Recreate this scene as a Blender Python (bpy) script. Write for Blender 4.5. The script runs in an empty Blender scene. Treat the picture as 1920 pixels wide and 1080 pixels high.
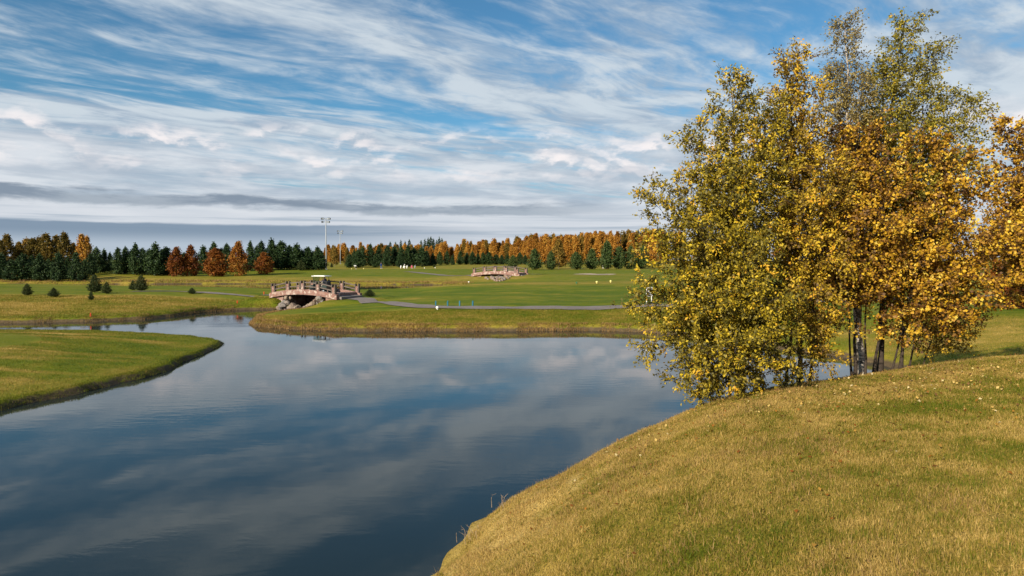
import bpy, math, random
import numpy as np
from mathutils import Vector
R = math.radians
S = bpy.context.scene
COL = S.collection

# ------------------------------------------------------------------ camera
CAM_Z, F, PITCH = 4.7, 1280.0, math.atan(52/1280)
cam = bpy.data.cameras.new('camera'); camo = bpy.data.objects.new('camera', cam); COL.objects.link(camo)
camo.location = (0, 0, CAM_Z); camo.rotation_euler = (math.pi/2-PITCH, 0, 0)
cam.lens = 24; cam.sensor_width = 36; cam.clip_start = 0.1; cam.clip_end = 9000
S.camera = camo

# ------------------------------------------------------------------ view
S.view_settings.view_transform = 'Standard'; S.view_settings.look = 'None'
S.view_settings.gamma = 1; S.view_settings.use_curve_mapping = False
S.view_settings.exposure = 0.62
S.render.engine = 'CYCLES'
S.cycles.max_bounces = 6; S.cycles.diffuse_bounces = 3; S.cycles.glossy_bounces = 3
S.cycles.transmission_bounces = 4; S.cycles.use_denoising = True
S.cycles.caustics_reflective = False; S.cycles.caustics_refractive = False

# ------------------------------------------------------------------ world (sky)
SUN_EL, SUN_AZ = R(23.5), R(217)          # azimuth from +Y towards +X : sun behind and to the left
SKY_STRENGTH = 0.1
world = bpy.data.worlds.new('World'); S.world = world; world.use_nodes = True
wt = world.node_tree; wt.nodes.clear()
class NT:
    def __init__(s, t): s.t = t
    def n(s, typ, **k):
        o = s.t.nodes.new(typ)
        for a, b in k.items(): setattr(o, a, b)
        return o
    def put(s, sock, v):
        if isinstance(v, bpy.types.NodeSocket): s.t.links.new(v, sock)
        elif v is not None: sock.default_value = v
    def m(s, op, a, b=None, c=None, clamp=False):
        o = s.n('ShaderNodeMath', operation=op, use_clamp=clamp)
        for i, v in enumerate((a, b, c)): s.put(o.inputs[i], v)
        return o.outputs[0]
    def ss(s, v, lo, hi, a=0., b=1.):
        o = s.n('ShaderNodeMapRange', interpolation_type='SMOOTHSTEP')
        for i, q in enumerate((v, lo, hi, a, b)): s.put(o.inputs[i], q)
        return o.outputs[0]
    def xyz(s, x, y, z):
        o = s.n('ShaderNodeCombineXYZ')
        for i, v in enumerate((x, y, z)): s.put(o.inputs[i], v)
        return o.outputs[0]
    def noise(s, v, scale, detail=4., rough=.5, dist=0., out=0, lac=2.):
        o = s.n('ShaderNodeTexNoise'); s.put(o.inputs['Vector'], v)
        o.inputs['Scale'].default_value = scale; o.inputs['Detail'].default_value = detail
        o.inputs['Roughness'].default_value = rough; o.inputs['Distortion'].default_value = dist
        o.inputs['Lacunarity'].default_value = lac
        return o.outputs[out]
    def mix(s, f, a, b, blend='MIX'):
        o = s.n('ShaderNodeMix', data_type='RGBA', blend_type=blend)
        s.put(o.inputs[0], f); s.put(o.inputs[6], a); s.put(o.inputs[7], b)
        return o.outputs[2]
    def ramp(s, f, stops, interp='LINEAR'):
        o = s.n('ShaderNodeValToRGB'); s.put(o.inputs[0], f); r = o.color_ramp; r.interpolation = interp
        while len(r.elements) < len(stops): r.elements.new(.5)
        for e, (p, c) in zip(r.elements, stops): e.position = p; e.color = (*c, 1)
        return o.outputs[0]
    def attr(s, name, out='Fac'):
        o = s.n('ShaderNodeAttribute', attribute_name=name); return o.outputs[out]
W = NT(wt)
def rad(r, g, b): k = .67/SKY_STRENGTH; return (r*k, g*k, b*k, 1)
sky = W.n('ShaderNodeTexSky', sky_type='NISHITA'); sky.sun_disc = False
sky.sun_elevation = SUN_EL; sky.sun_rotation = SUN_AZ
sky.air_density = 1.0; sky.dust_density = 0.4; sky.ozone_density = 2.0
tc = W.n('ShaderNodeTexCoord'); sep = W.n('ShaderNodeSeparateXYZ'); wt.links.new(tc.outputs['Generated'], sep.inputs[0])
dx, dy, dz = sep.outputs
zz = W.m('ADD', W.m('MAXIMUM', dz, 0.0), 0.025)
px_, py_ = W.m('DIVIDE', dx, zz), W.m('DIVIDE', dy, zz)
u = W.m('ADD', W.m('MULTIPLY', px_, .695), W.m('MULTIPLY', py_, .719))
v = W.m('SUBTRACT', W.m('MULTIPLY', px_, .719), W.m('MULTIPLY', py_, .695))
base = W.mix(1.0, sky.outputs[0], (0.345, 0.615, 0.715, 1), 'MULTIPLY')
# high streaky cloud
wrp = W.noise(W.xyz(W.m('MULTIPLY', u, .35), W.m('MULTIPLY', v, .35), 9.), 1.0, 3, .5)
vw = W.m('ADD', v, W.m('MULTIPLY', W.m('SUBTRACT', wrp, .5), 1.1))
n1 = W.noise(W.xyz(W.m('MULTIPLY', u, .30), W.m('MULTIPLY', vw, 1.05), 6.1), 1.0, 8, .56, .3)
n1b = W.noise(W.xyz(W.m('MULTIPLY', u, 1.5), W.m('MULTIPLY', vw, 3.6), 1.7), 1.0, 6, .60, .4)
n1c = W.noise(W.xyz(W.m('MULTIPLY', u, .20), W.m('MULTIPLY', v, .30), 2.4), 1.0, 2, .5, .2)
n1d = W.noise(W.xyz(W.m('MULTIPLY', u, 4.2), W.m('MULTIPLY', vw, 6.5), 7.7), 1.0, 4, .6, .6)
s1 = W.m('ADD', W.m('ADD', W.m('MULTIPLY', n1, .66), W.m('MULTIPLY', W.m('SUBTRACT', n1d, .5), .16)), W.m('ADD', W.m('MULTIPLY', n1b, .26), W.m('MULTIPLY', n1c, .12)))
lowbias = W.ss(dz, .34, .08, 0., .075)
c1 = W.ss(W.m('ADD', s1, lowbias), .455, .625)
cirrus_col = W.mix(W.ss(n1b, .36, .62), rad(.36, .45, .56), rad(.62, .69, .75))
col = W.mix(W.m('MULTIPLY', c1, .93), base, cirrus_col)
# pale rippled veil towards the horizon
n2 = W.noise(W.xyz(W.m('MULTIPLY', u, .30), W.m('MULTIPLY', vw, .62), 5.5), 1.0, 7, .6, .4)
c2 = W.ss(W.m('ADD', W.m('MULTIPLY', W.m('SUBTRACT', .180, dz), 7.), W.m('MULTIPLY', W.m('SUBTRACT', n2, .5), 3.0)), -.10, .50)
n2b = W.noise(W.xyz(W.m('MULTIPLY', dx, 7.), W.m('MULTIPLY', dy, 7.), W.m('MULTIPLY', dz, 34.)), 1.0, 7, .58, .3)
veil_col = W.mix(W.ss(W.m('ADD', W.m('MULTIPLY', n2, .5), W.m('MULTIPLY', n2b, .5)), .40, .60), rad(.40, .49, .59), rad(.70, .74, .79))
col = W.mix(W.m('MULTIPLY', c2, .93), col, veil_col)
# puffs lit by the sun in a belt above the horizon
def puff(k, off):
    z_ = W.m('ADD', dz, off)
    return W.noise(W.xyz(W.m('MULTIPLY', dx, 9.*k), W.m('MULTIPLY', dy, 9.*k), W.m('MULTIPLY', z_, 19.*k)), 1.0, 6, .52, .2)
n3, n3u = puff(1.55, 0.), puff(1.55, .010)
belt = W.m('MULTIPLY', W.ss(dz, .100, .135), W.ss(dz, .200, .160))
c3 = W.m('MULTIPLY', W.ss(n3, .43, .68), belt)
puff_lit = W.ss(W.m('SUBTRACT', n3, n3u), -.05, .06)
puff_col = W.mix(puff_lit, rad(.44, .52, .61), rad(.98, .91, .90))
col = W.mix(W.m('MULTIPLY', c3, .88), col, puff_col)
# soft grey undersides below the belt
n4 = W.noise(W.xyz(W.m('MULTIPLY', dx, 9.), W.m('MULTIPLY', dy, 9.), W.m('MULTIPLY', dz, 60.)), 1.0, 6, .55, .3)
c4 = W.m('MULTIPLY', W.ss(n4, .48, .66), W.m('MULTIPLY', W.ss(dz, .05, .09), W.ss(dz, .20, .12)))
col = W.mix(W.m('MULTIPLY', c4, .50), col, rad(.40, .47, .56))
# bright gap near the horizon and two slate cloud banks
col = W.mix(W.m('MULTIPLY', W.ss(dz, .090, .06), .75), col, rad(.69, .72, .77))
nb = W.noise(W.xyz(W.m('MULTIPLY', dx, 6.), W.m('MULTIPLY', dy, 6.), W.m('MULTIPLY', dz, 34.)), 1.0, 8, .62, .3)
nw = W.noise(W.xyz(W.m('MULTIPLY', dx, 3.), W.m('MULTIPLY', dy, 3.), 4.), 1.0, 3, .5)
edge = W.m('MULTIPLY', W.m('SUBTRACT', nb, .5), .040)
ctr = W.m('ADD', W.m('ADD', W.m('MULTIPLY', dx, -.010), .0740), W.m('MULTIPLY', W.m('SUBTRACT', nw, .5), .014))
dband = W.m('ABSOLUTE', W.m('ADD', W.m('SUBTRACT', dz, ctr), edge))
b1 = W.m('MULTIPLY', W.ss(dband, .0105, .0030), W.ss(dx, .20, -.02, 0., .95))
col = W.mix(b1, col, W.mix(W.ss(nb, .40, .60), rad(.22, .28, .36), rad(.37, .43, .50)))
ns = W.noise(W.xyz(W.m('MULTIPLY', dx, 3.), W.m('MULTIPLY', dy, 3.), W.m('MULTIPLY', dz, 150.)), 1.0, 6, .6, .1)
col = W.mix(W.m('MULTIPLY', W.m('MULTIPLY', W.ss(ns, .47, .66), W.ss(dz, .075, .055)), .75), col, rad(.36, .44, .53))
b2top = W.m('ADD', W.m('ADD', dz, W.m('MULTIPLY', edge, .25)), W.m('MULTIPLY', W.m('SUBTRACT', nw, .5), .006))
b2 = W.m('MULTIPLY', W.ss(b2top, .0500, .0462), W.ss(dx, .04, -.36, .12, .95))
bcol = W.mix(W.ss(dz, .040, .018), rad(.21, .29, .39), rad(.44, .52, .61))
col = W.mix(b2, col, bcol)
bg = W.n('ShaderNodeBackground'); wt.links.new(col, bg.inputs[0]); bg.inputs[1].default_value = SKY_STRENGTH
wo = W.n('ShaderNodeOutputWorld'); wt.links.new(bg.outputs[0], wo.inputs[0])

# ------------------------------------------------------------------ sun
sl = bpy.data.lights.new('sun', 'SUN'); sl.energy = 5.0; sl.angle = R(.53); sl.color = (1.0, .90, .74)
so = bpy.data.objects.new('sun', sl); COL.objects.link(so)
sundir = Vector((math.sin(SUN_AZ)*math.cos(SUN_EL), math.cos(SUN_AZ)*math.cos(SUN_EL), math.sin(SUN_EL)))
so.rotation_euler = sundir.to_track_quat('Z', 'Y').to_euler(); so.location = sundir*60

# ------------------------------------------------------------------ pixel helpers (photo 1920x1080)
cp, sp = math.cos(PITCH), math.sin(PITCH)
def ray(px, py):
    x, y, z = (px-960)/F, 1.0, (540-py)/F
    return np.array([x, y*cp+z*sp, z*cp-y*sp])
def atz(px, py, z):
    d = ray(px, py); t = (z-CAM_Z)/d[2]; return np.array([d[0]*t, d[1]*t, z])
def aty(px, py, Y):
    d = ray(px, py); t = Y/d[1]; return np.array([d[0]*t, Y, CAM_Z+d[2]*t])

# ------------------------------------------------------------------ object helpers
def props(o, label=None, cat=None, group=None, kind=None):
    for k, q in (('label', label), ('category', cat), ('group', group), ('kind', kind)):
        if q: o[k] = q
    return o
def empty(name, loc, rz=0, **k):
    o = bpy.data.objects.new(name, None); COL.objects.link(o)
    o.location = loc; o.rotation_euler = (0, 0, rz); o.empty_display_size = .2
    return props(o, **k)
def mesh_np(name, V, Fc, n, mat, smooth=False, attrs=None):
    me = bpy.data.meshes.new(name); V = np.asarray(V, np.float32); Fc = np.asarray(Fc, np.int32)
    me.vertices.add(len(V)); me.vertices.foreach_set('co', V.ravel())
    nf = len(Fc); me.loops.add(nf*n); me.loops.foreach_set('vertex_index', Fc.ravel())
    me.polygons.add(nf); me.polygons.foreach_set('loop_start', np.arange(0, nf*n, n, dtype=np.int32))
    if smooth: me.polygons.foreach_set('use_smooth', np.ones(nf, bool))
    for a, d in (attrs or {}).items():
        at = me.attributes.new(a, 'FLOAT', 'POINT'); at.data.foreach_set('value', np.asarray(d, np.float32))
    me.update(calc_edges=True)
    if mat: me.materials.append(mat)
    return me
def obj(name, me, parent=None, loc=(0, 0, 0), rz=0, **k):
    o = bpy.data.objects.new(name, me); COL.objects.link(o); o.location = loc; o.rotation_euler = (0, 0, rz)
    if parent: o.parent = parent
    return props(o, **k)
class MB:
    """collects polygons for one mesh"""
    def __init__(s): s.v = []; s.f = []
    def add(s, vs, fs):
        b = len(s.v); s.v += [tuple(map(float, q)) for q in vs]; s.f += [tuple(b+i for i in f) for f in fs]; return s
    def box(s, c, d, rz=0, bev=0.):
        x, y, z = [q/2 for q in d]; ca, sa = math.cos(rz), math.sin(rz); b = min(bev, x*.9, y*.9, z*.9)
        if b <= 0:
            P = [(i*x, j*y, k*z) for k in (-1, 1) for j in (-1, 1) for i in (-1, 1)]
            Fs = [(0, 2, 3, 1), (4, 5, 7, 6), (0, 1, 5, 4), (2, 6, 7, 3), (0, 4, 6, 2), (1, 3, 7, 5)]
        else:
            ring = lambda X, Y, Z: [(-X+b, -Y, Z), (X-b, -Y, Z), (X, -Y+b, Z), (X, Y-b, Z), (X-b, Y, Z), (-X+b, Y, Z), (-X, Y-b, Z), (-X, -Y+b, Z)]
            P = ring(x-b*.7, y-b*.7, -z) + ring(x, y, -z+b) + ring(x, y, z-b) + ring(x-b*.7, y-b*.7, z)
            Fs = [tuple(range(7, -1, -1)), tuple(range(24, 32))]
            for r in range(3):
                for i in range(8): Fs.append((r*8+i, r*8+(i+1) % 8, r*8+8+(i+1) % 8, r*8+8+i))
        return s.add([(c[0]+p[0]*ca-p[1]*sa, c[1]+p[0]*sa+p[1]*ca, c[2]+p[2]) for p in P], Fs)
    def tube(s, pts, rads, n=8, caps=True):
        pts = [np.array(p, float) for p in pts]; m = len(pts); vs = []
        if np.isscalar(rads): rads = [rads]*m
        for i, p in enumerate(pts):
            t = pts[min(i+1, m-1)]-pts[max(i-1, 0)]; t /= np.linalg.norm(t)+1e-9
            a = np.cross(t, (0, 0, 1) if abs(t[2]) < .9 else (1, 0, 0)); a /= np.linalg.norm(a); b = np.cross(t, a)
            for k in range(n):
                q = 2*math.pi*k/n; vs.append(p+rads[i]*(math.cos(q)*a+math.sin(q)*b))
        fs = [(i*n+k, i*n+n+k, i*n+n+(k+1) % n, i*n+(k+1) % n) for i in range(m-1) for k in range(n)]
        if caps: fs += [tuple(range(n)), tuple(range((m-1)*n+n-1, (m-1)*n-1, -1))]
        return s.add(vs, fs)
    def sphere(s, c, r, nu=10, nv=7, sc=(1, 1, 1)):
        vs = [(c[0], c[1], c[2]-r*sc[2])]
        for j in range(1, nv):
            th = -math.pi/2+math.pi*j/nv
            for i in range(nu):
                ph = 2*math.pi*i/nu
                vs.append((c[0]+r*sc[0]*math.cos(th)*math.cos(ph), c[1]+r*sc[1]*math.cos(th)*math.sin(ph), c[2]+r*sc[2]*math.sin(th)))
        vs.append((c[0], c[1], c[2]+r*sc[2])); L = len(vs)-1
        fs = [(0, 1+(i+1) % nu, 1+i) for i in range(nu)]
        fs += [(1+j*nu+i, 1+j*nu+(i+1) % nu, 1+(j+1)*nu+(i+1) % nu, 1+(j+1)*nu+i) for j in range(nv-2) for i in range(nu)]
        fs += [(1+(nv-2)*nu+i, 1+(nv-2)*nu+(i+1) % nu, L) for i in range(nu)]
        return s.add(vs, fs)
    def mesh(s, name, mat, smooth=False):
        me = bpy.data.meshes.new(name); me.from_pydata(s.v, [], s.f); me.update()
        if mat: me.materials.append(mat)
        if smooth: me.polygons.foreach_set('use_smooth', np.ones(len(me.polygons), bool))
        return me
    def obj(s, name, mat, parent=None, loc=(0, 0, 0), rz=0, smooth=False, **k):
        return obj(name, s.mesh(name, mat, smooth), parent, loc, rz, **k)
def copy_tree(o, parent=None):
    c = o.copy(); COL.objects.link(c); c.parent = parent
    for ch in list(o.children): copy_tree(ch, c)
    return c

# ------------------------------------------------------------------ materials
def mat(name, build):
    m = bpy.data.materials.new(name); m.use_nodes = True; t = m.node_tree; t.nodes.clear()
    N = NT(t); out = N.n('ShaderNodeOutputMaterial'); t.links.new(build(N), out.inputs[0]); return m
def bsdf(N, colr, rough=.7, normal=None, spec=.3, metal=0.):
    b = N.n('ShaderNodeBsdfPrincipled'); N.put(b.inputs['Base Color'], colr if isinstance(colr, bpy.types.NodeSocket) else (*colr, 1))
    N.put(b.inputs['Roughness'], rough); b.inputs['Specular IOR Level'].default_value = spec; b.inputs['Metallic'].default_value = metal
    if normal is not None: N.put(b.inputs['Normal'], normal)
    return b.outputs[0]
def bump(N, h, strength=.5, dist=.02):
    b = N.n('ShaderNodeBump'); b.inputs['Strength'].default_value = strength; b.inputs['Distance'].default_value = dist
    N.put(b.inputs['Height'], h); return b.outputs[0]
def pos(N): return N.n('ShaderNodeNewGeometry').outputs['Position']
def objc(N): return N.n('ShaderNodeTexCoord').outputs['Object']
def plain(name, c, rough=.6, spec=.3, metal=0., var=.12, scale=6.):
    def b(N):
        n = N.noise(objc(N), scale, 5, .6)
        k = N.ss(n, .3, .7, 1-var, 1+var)
        cc = N.mix(1., (*c, 1), N.xyz(k, k, k), 'MULTIPLY')
        return bsdf(N, cc, N.ss(n, .2, .8, max(rough-.08, .02), min(rough+.08, 1)), None, spec, metal)
    return mat(name, b)
GRASS = [(0., (.074, .112, .005)), (.28, (.135, .150, .008)), (.52, (.205, .170, .020)), (.75, (.335, .228, .046)), (1., (.50, .345, .105))]
def m_ground(N):
    p = pos(N); d = N.attr('dry')
    a = N.noise(p, .55, 6, .65, .4); b = N.noise(p, 5., 6, .7); c = N.noise(p, 42., 3, .6)
    k = N.m('ADD', d, N.m('ADD', N.m('MULTIPLY', N.m('SUBTRACT', a, .5), .45), N.m('ADD', N.m('MULTIPLY', N.m('SUBTRACT', b, .5), .55), N.m('MULTIPLY', N.m('SUBTRACT', c, .5), .5))))
    g = N.ramp(k, GRASS)
    e = N.attr('earth')
    soil = N.ramp(N.m('ADD', N.m('MULTIPLY', b, .6), N.m('MULTIPLY', c, .4)), [(.3, (.035, .026, .016)), (.7, (.15, .105, .055))])
    g = N.mix(N.ss(N.m('ADD', e, N.m('MULTIPLY', N.m('SUBTRACT', b, .5), .6)), .35, .65), g, soil)
    h = N.m('ADD', N.m('MULTIPLY', c, .4), b)
    g = N.mix(N.m('MULTIPLY', N.ss(c, .55, .35), N.attr('gap_dark')), g, (.045, .034, .014, 1))  # darker brown specks in the near ground so gaps between blades show
    return bsdf(N, g, .9, bump(N, h, .7, .06), .1)
M_ground = mat('ground_grass', m_ground)
def leafy(N, colr, trans=.3, rough=.55, spec=.25):
    a = bsdf(N, colr, rough, None, spec)
    t = N.n('ShaderNodeBsdfTranslucent'); N.put(t.inputs[0], colr)
    x = N.n('ShaderNodeMixShader'); x.inputs[0].default_value = trans
    N.t.links.new(a, x.inputs[1]); N.t.links.new(t.outputs[0], x.inputs[2]); return x.outputs[0]
REED = [(0., (.10, .09, .02)), (.4, (.19, .125, .038)), (.75, (.30, .175, .06)), (1., (.44, .28, .12))]
M_reed = mat('russet_grass', lambda N: leafy(N, N.ramp(N.attr('dry'), REED), .3, .7, .15))
M_blade = mat('grass_blade', lambda N: leafy(N, N.ramp(N.attr('dry'), GRASS), .35, .6, .2))
def m_water(N):
    p = pos(N)
    s = N.n('ShaderNodeMapping'); N.put(s.inputs[0], p); s.inputs[3].default_value = (.55, 1.5, 1); s.inputs[2].default_value = (0, 0, .25)
    a = N.noise(s.outputs[0], 2.6, 4, .55, .3); b = N.noise(s.outputs[0], .28, 3, .5)
    calm = N.ss(N.noise(p, .11, 3, .55), .40, .68, .12, 1.)
    h = N.m('ADD', N.m('MULTIPLY', N.m('MULTIPLY', a, calm), .55), N.m('MULTIPLY', b, .9))
    murk = N.noise(p, .2, 3, .5)
    c = N.mix(murk, (.010, .018, .020, 1), (.020, .028, .026, 1))
    w = N.n('ShaderNodeBsdfPrincipled'); N.put(w.inputs['Base Color'], c); w.inputs['Roughness'].default_value = .03
    w.inputs['IOR'].default_value = 1.333; N.put(w.inputs['Normal'], bump(N, h, .42, .012)); return w.outputs[0]
M_water = mat('pond_water', m_water)
def m_path(N):
    p = pos(N); n = N.noise(p, 30, 4, .7); q = N.noise(p, .8, 4, .6)
    return bsdf(N, N.ramp(N.m('ADD', N.m('MULTIPLY', n, .5), N.m('MULTIPLY', q, .5)), [(.3, (.135, .112, .100)), (.7, (.235, .200, .182))]), .9, bump(N, n, .3, .01), .2)
M_path = mat('asphalt_path', m_path)
M_sand = mat('bunker_sand', lambda N: bsdf(N, N.ramp(N.noise(pos(N), 3, 5, .6), [(.3, (.33, .25, .18)), (.7, (.47, .37, .27))]), .95, None, .1))
def m_granite(N):
    p = objc(N); vo = N.n('ShaderNodeTexVoronoi', feature='F1'); N.put(vo.inputs['Vector'], p); vo.inputs['Scale'].default_value = 4.2
    ve = N.n('ShaderNodeTexVoronoi', feature='DISTANCE_TO_EDGE'); N.put(ve.inputs['Vector'], p); ve.inputs['Scale'].default_value = 4.2
    hs = N.n('ShaderNodeSeparateColor'); N.put(hs.inputs[0], vo.outputs['Color'])
    c = N.ramp(hs.outputs[0], [(0., (.19, .088, .068)), (.4, (.26, .135, .105)), (.7, (.29, .175, .14)), (.93, (.46, .36, .30))])
    sp_ = N.noise(p, 60, 3, .7)
    c = N.mix(N.ss(sp_, .35, .7, 0, .45), c, (.20, .12, .10, 1))
    mort = N.ss(ve.outputs[0], .0, .035, 1, 0)
    c = N.mix(N.m('MULTIPLY', mort, .8), c, (.34, .29, .25, 1))
    h = N.m('ADD', N.ss(ve.outputs[0], 0, .06), N.m('MULTIPLY', sp_, .2))
    return bsdf(N, c, .8, bump(N, h, .8, .03), .3)
M_granite = mat('pink_granite', m_granite)
M_capstone = plain('granite_cap', (.47, .37, .31), .8, .3, 0, .2, 9)
def m_timber(N):
    p = objc(N); s = N.n('ShaderNodeMapping'); N.put(s.inputs[0], p); s.inputs[3].default_value = (2, 22, 22)
    n = N.noise(s.outputs[0], 1.5, 5, .6)
    return bsdf(N, N.ramp(n, [(.25, (.055, .042, .036)), (.55, (.125, .10, .086)), (.8, (.23, .19, .165))]), .85, bump(N, n, .5, .01), .2)
M_timber = mat('weathered_timber', m_timber)
M_dark = plain('black_metal', (.018, .018, .02), .5)
M_steel = plain('galvanised_steel', (.30, .32, .34), .5, .4, .0, .1)
M_glass_lamp = plain('lamp_glass', (.35, .38, .40), .12, .6)
def m_rock(N):
    oi = N.n('ShaderNodeObjectInfo').outputs['Random']; p = objc(N); n = N.noise(p, 3.5, 8, .65, .3); f = N.noise(p, 45, 3, .7)
    a = N.ramp(oi, [(0., (.30, .20, .155)), (.3, (.36, .265, .205)), (.55, (.26, .235, .215)), (.8, (.40, .30, .21)), (1., (.22, .165, .14))])
    k = N.m('MULTIPLY', N.ss(n, .25, .75, .42, .95), N.ss(f, .3, .7, .85, 1.12))
    return bsdf(N, N.mix(1., a, N.xyz(k, k, k), 'MULTIPLY'), .85, bump(N, N.m('ADD', n, N.m('MULTIPLY', f, .25)), .7, .05), .25)
M_rock = mat('boulder_stone', m_rock)

# ------------------------------------------------------------------ numpy noise
def _hash(ix, iy, seed):
    h = (ix.astype(np.int64)*374761393+iy.astype(np.int64)*668265263+seed*144665) & 0x7fffffff
    h = ((h ^ (h >> 13))*1274126177) & 0x7fffffff
    return ((h ^ (h >> 16)) & 0xffff)/65535.0
def vnoise(x, y, seed=0):
    ix, iy = np.floor(x), np.floor(y); fx, fy = x-ix, y-iy; fx = fx*fx*(3-2*fx); fy = fy*fy*(3-2*fy)
    a, b = _hash(ix, iy, seed), _hash(ix+1, iy, seed); c, d = _hash(ix, iy+1, seed), _hash(ix+1, iy+1, seed)
    return (a+(b-a)*fx)*(1-fy)+(c+(d-c)*fx)*fy
def fbm(x, y, o=4, seed=0):
    r = 0; a = .5
    for i in range(o): r = r+a*vnoise(x*2**i, y*2**i, seed+i*17); a *= .5
    return r/(1-.5**o)
def sst(x, a, b): t = np.clip((x-a)/(b-a), 0, 1); return t*t*(3-2*t)

# ------------------------------------------------------------------ terrain
ctrl_px = [  # photo x, y, distance
 (0,590,54),(150,588,55),(300,580,58.5),(430,566,64),(0,570,60),(150,566,62),(300,562,64),(0,548,72),(150,546,74),(300,545,76),(450,546,74),
 (0,533,95),(200,537,95),(400,537,95),(0,510,130),(100,514,130),(180,520,132),(60,521,118),(0,526,108),(180,528,110),
 (300,519,146),(400,519,146),(480,518,146),(520,504,185),(610,505,205),(700,504,205),(800,503,205),(900,502,215),(700,526,140),(800,528,138),(560,512,165),
 (640,497,260),(900,495,280),(1000,497,250),(1180,498,240),(1130,504,225),(1000,515,150),(880,516,138),(940,528,126),(1010,514,138),(1120,515,150),(1200,508,170),(1200,522,120),
 (1000,531,88),(1200,529,90),(850,534,86),(760,548,80),(1000,550,70),(1200,550,70),(800,561,63),
 (700,562,61.5),(830,577,52.5),(1000,577,52.5),(1190,574,53),(560,597,49),(640,589.5,50.5),(640,577,57),(800,595,47.6),(1000,595,47.6),(1180,595,47.6),
 (1850,555,60),(1850,590,42),(1850,618,33),(1850,645,26.5),(1760,630,31),(1900,545,70),(1400,555,62),(1600,560,58),(1500,530,95),(1400,520,120),(1900,520,110),
 (0,700,24.5),(0,640,33),(100,613,41),(250,625,38.5),(200,680,28),(350,646,36)]
ctrl_w = [(-25,28,.75),(-40,34,.9),(-60,30,1.0),(-30,15,.8),(0.5,0,3.0),(-1.5,2,2.75),(-.4,5.2,2.37),(.15,7,2.36),(1.5,9.4,2.42),(2.9,11.2,2.46),(5.4,12.8,2.44),(6.9,13.6,2.54),(9.5,14.8,2.64),(11.4,15.2,2.68),
 (4,2,3.1),(8,5,3.0),(12,10,2.85),(6,9,2.66),(3,6,2.62),(18,12,2.75),(15,-5,3.2),(-3,-4,2.8),(0,-10,3),(25,18,2.0),(16,18.5,2.2),(20,22,1.75),
 (-300,150,2.5),(-200,60,1.5),(-150,250,3),(300,150,3),(150,60,2.5),(0,420,4),(-300,400,4),(300,400,4.5),(60,30,2),(-100,110,2.2),(-80,170,2.2),(-160,160,2.5)]
CP = np.array([aty(*c) for c in ctrl_px]+[np.array(c, float) for c in ctrl_w])
def _phi(r2): return -np.sqrt(r2+9.0)
_A = _phi(((CP[:, None, :2]-CP[None, :, :2])**2).sum(-1)); _n = len(CP)
_M = np.zeros((_n+1, _n+1)); _M[:_n, :_n] = _A+np.eye(_n)*.5; _M[:_n, _n] = 1; _M[_n, :_n] = 1
_w = np.linalg.solve(_M, np.append(CP[:, 2], 0))
def upland(x, y):
    z = np.full(x.shape, _w[_n])
    for i in range(_n): z += _w[i]*_phi((x-CP[i, 0])**2+(y-CP[i, 1])**2)
    far = sst(np.hypot(x, y), 380, 900); z = z*(1-far)+4.0*far
    return np.clip(z, .25, 9)
def W0(px, py): q = atz(px, py, 0); return (q[0], q[1])
LAKE = [(-8,-40),(-5.4,-10),(-3.3,-2),(-2.6,3),(-2.05,5.6),(-1.7,8),(-1.25,10.6),(-.1,13.2),(2,15.4),(5,17.2),(8,18.5),(11,19.6),(13.6,21.2),(15.6,23.6),(16.6,26.5),(16.7,29.5),(15.8,33),(14,37),(11.4,41.2),(8.6,44.4),
 W0(1100,620),W0(1000,621),W0(900,621.5),W0(800,622),W0(700,622),W0(620,621),W0(550,618),W0(505,614.5),W0(478,611.5),W0(465,607),W0(474,600.5),W0(500,594),W0(535,589),W0(570,585),W0(588,581),
 (-18.75,65.2),(-18.9,67),(-19.2,69.4),(-20.8,69.4),(-21.4,67),(-22.2,65),W0(505,580.5),W0(475,581),W0(420,583),W0(375,587),W0(320,594),W0(265,599.5),W0(175,603),W0(90,605),W0(0,606.5),(-60,52),(-110,55),(-110,46),(-60,44.5),(-40,44.8),(-31,44.2),(-26,43.4),(-22,42),(-19,40.6),
 W0(402,641),W0(415,646),W0(409,650),W0(375,667),W0(320,692),W0(265,710),W0(200,726),W0(125,741),W0(60,757),W0(0,772),(-16.2,17.5),(-17,12),(-19,4),(-20,-10),(-20,-40)]
POND = [(-105,122),(-85,112),(-62,108),(-45,105),(-34,99),(-24,92),(-19,95),(-13.5,104),(-10,113),(-9.5,121),(-14,129),(-24,132),(-38,133.5),(-50,134.5),(-64,135),(-85,134),(-110,132)]
def sdist(x, y, poly):
    P = np.array(poly); d2 = np.full(x.shape, 1e12); inside = np.zeros(x.shape, bool)
    for (ax, ay), (bx, by) in zip(P, np.roll(P, -1, 0)):
        ex, ey = bx-ax, by-ay; t = np.clip(((x-ax)*ex+(y-ay)*ey)/(ex*ex+ey*ey), 0, 1)
        d2 = np.minimum(d2, (x-ax-t*ex)**2+(y-ay-t*ey)**2)
        if ay != by: inside ^= ((ay > y) != (by > y)) & (x < ex*(y-ay)/(by-ay)+ax)
    return np.where(inside, -1, 1)*np.sqrt(d2)
def smin(a, b, k): h = np.clip(.5+.5*(b-a)/k, 0, 1); return b+(a-b)*h-k*h*(1-h)
BR_TH = R(25); BRN = np.array([-20.06, 65.5]); BRC = BRN+1.75*np.array([math.sin(BR_TH), math.cos(BR_TH)])
def shore(x, y):
    d1 = sdist(x, y, LAKE)+(fbm(x*.55, y*.55, 4, 5)-.5)*.9*(1-sst(np.hypot(x, y), 60, 64)*.6)
    d2 = sdist(x, y, POND)+(fbm(x*.2, y*.2, 3, 9)-.5)*2.5
    return np.minimum(d1, d2)
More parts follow.
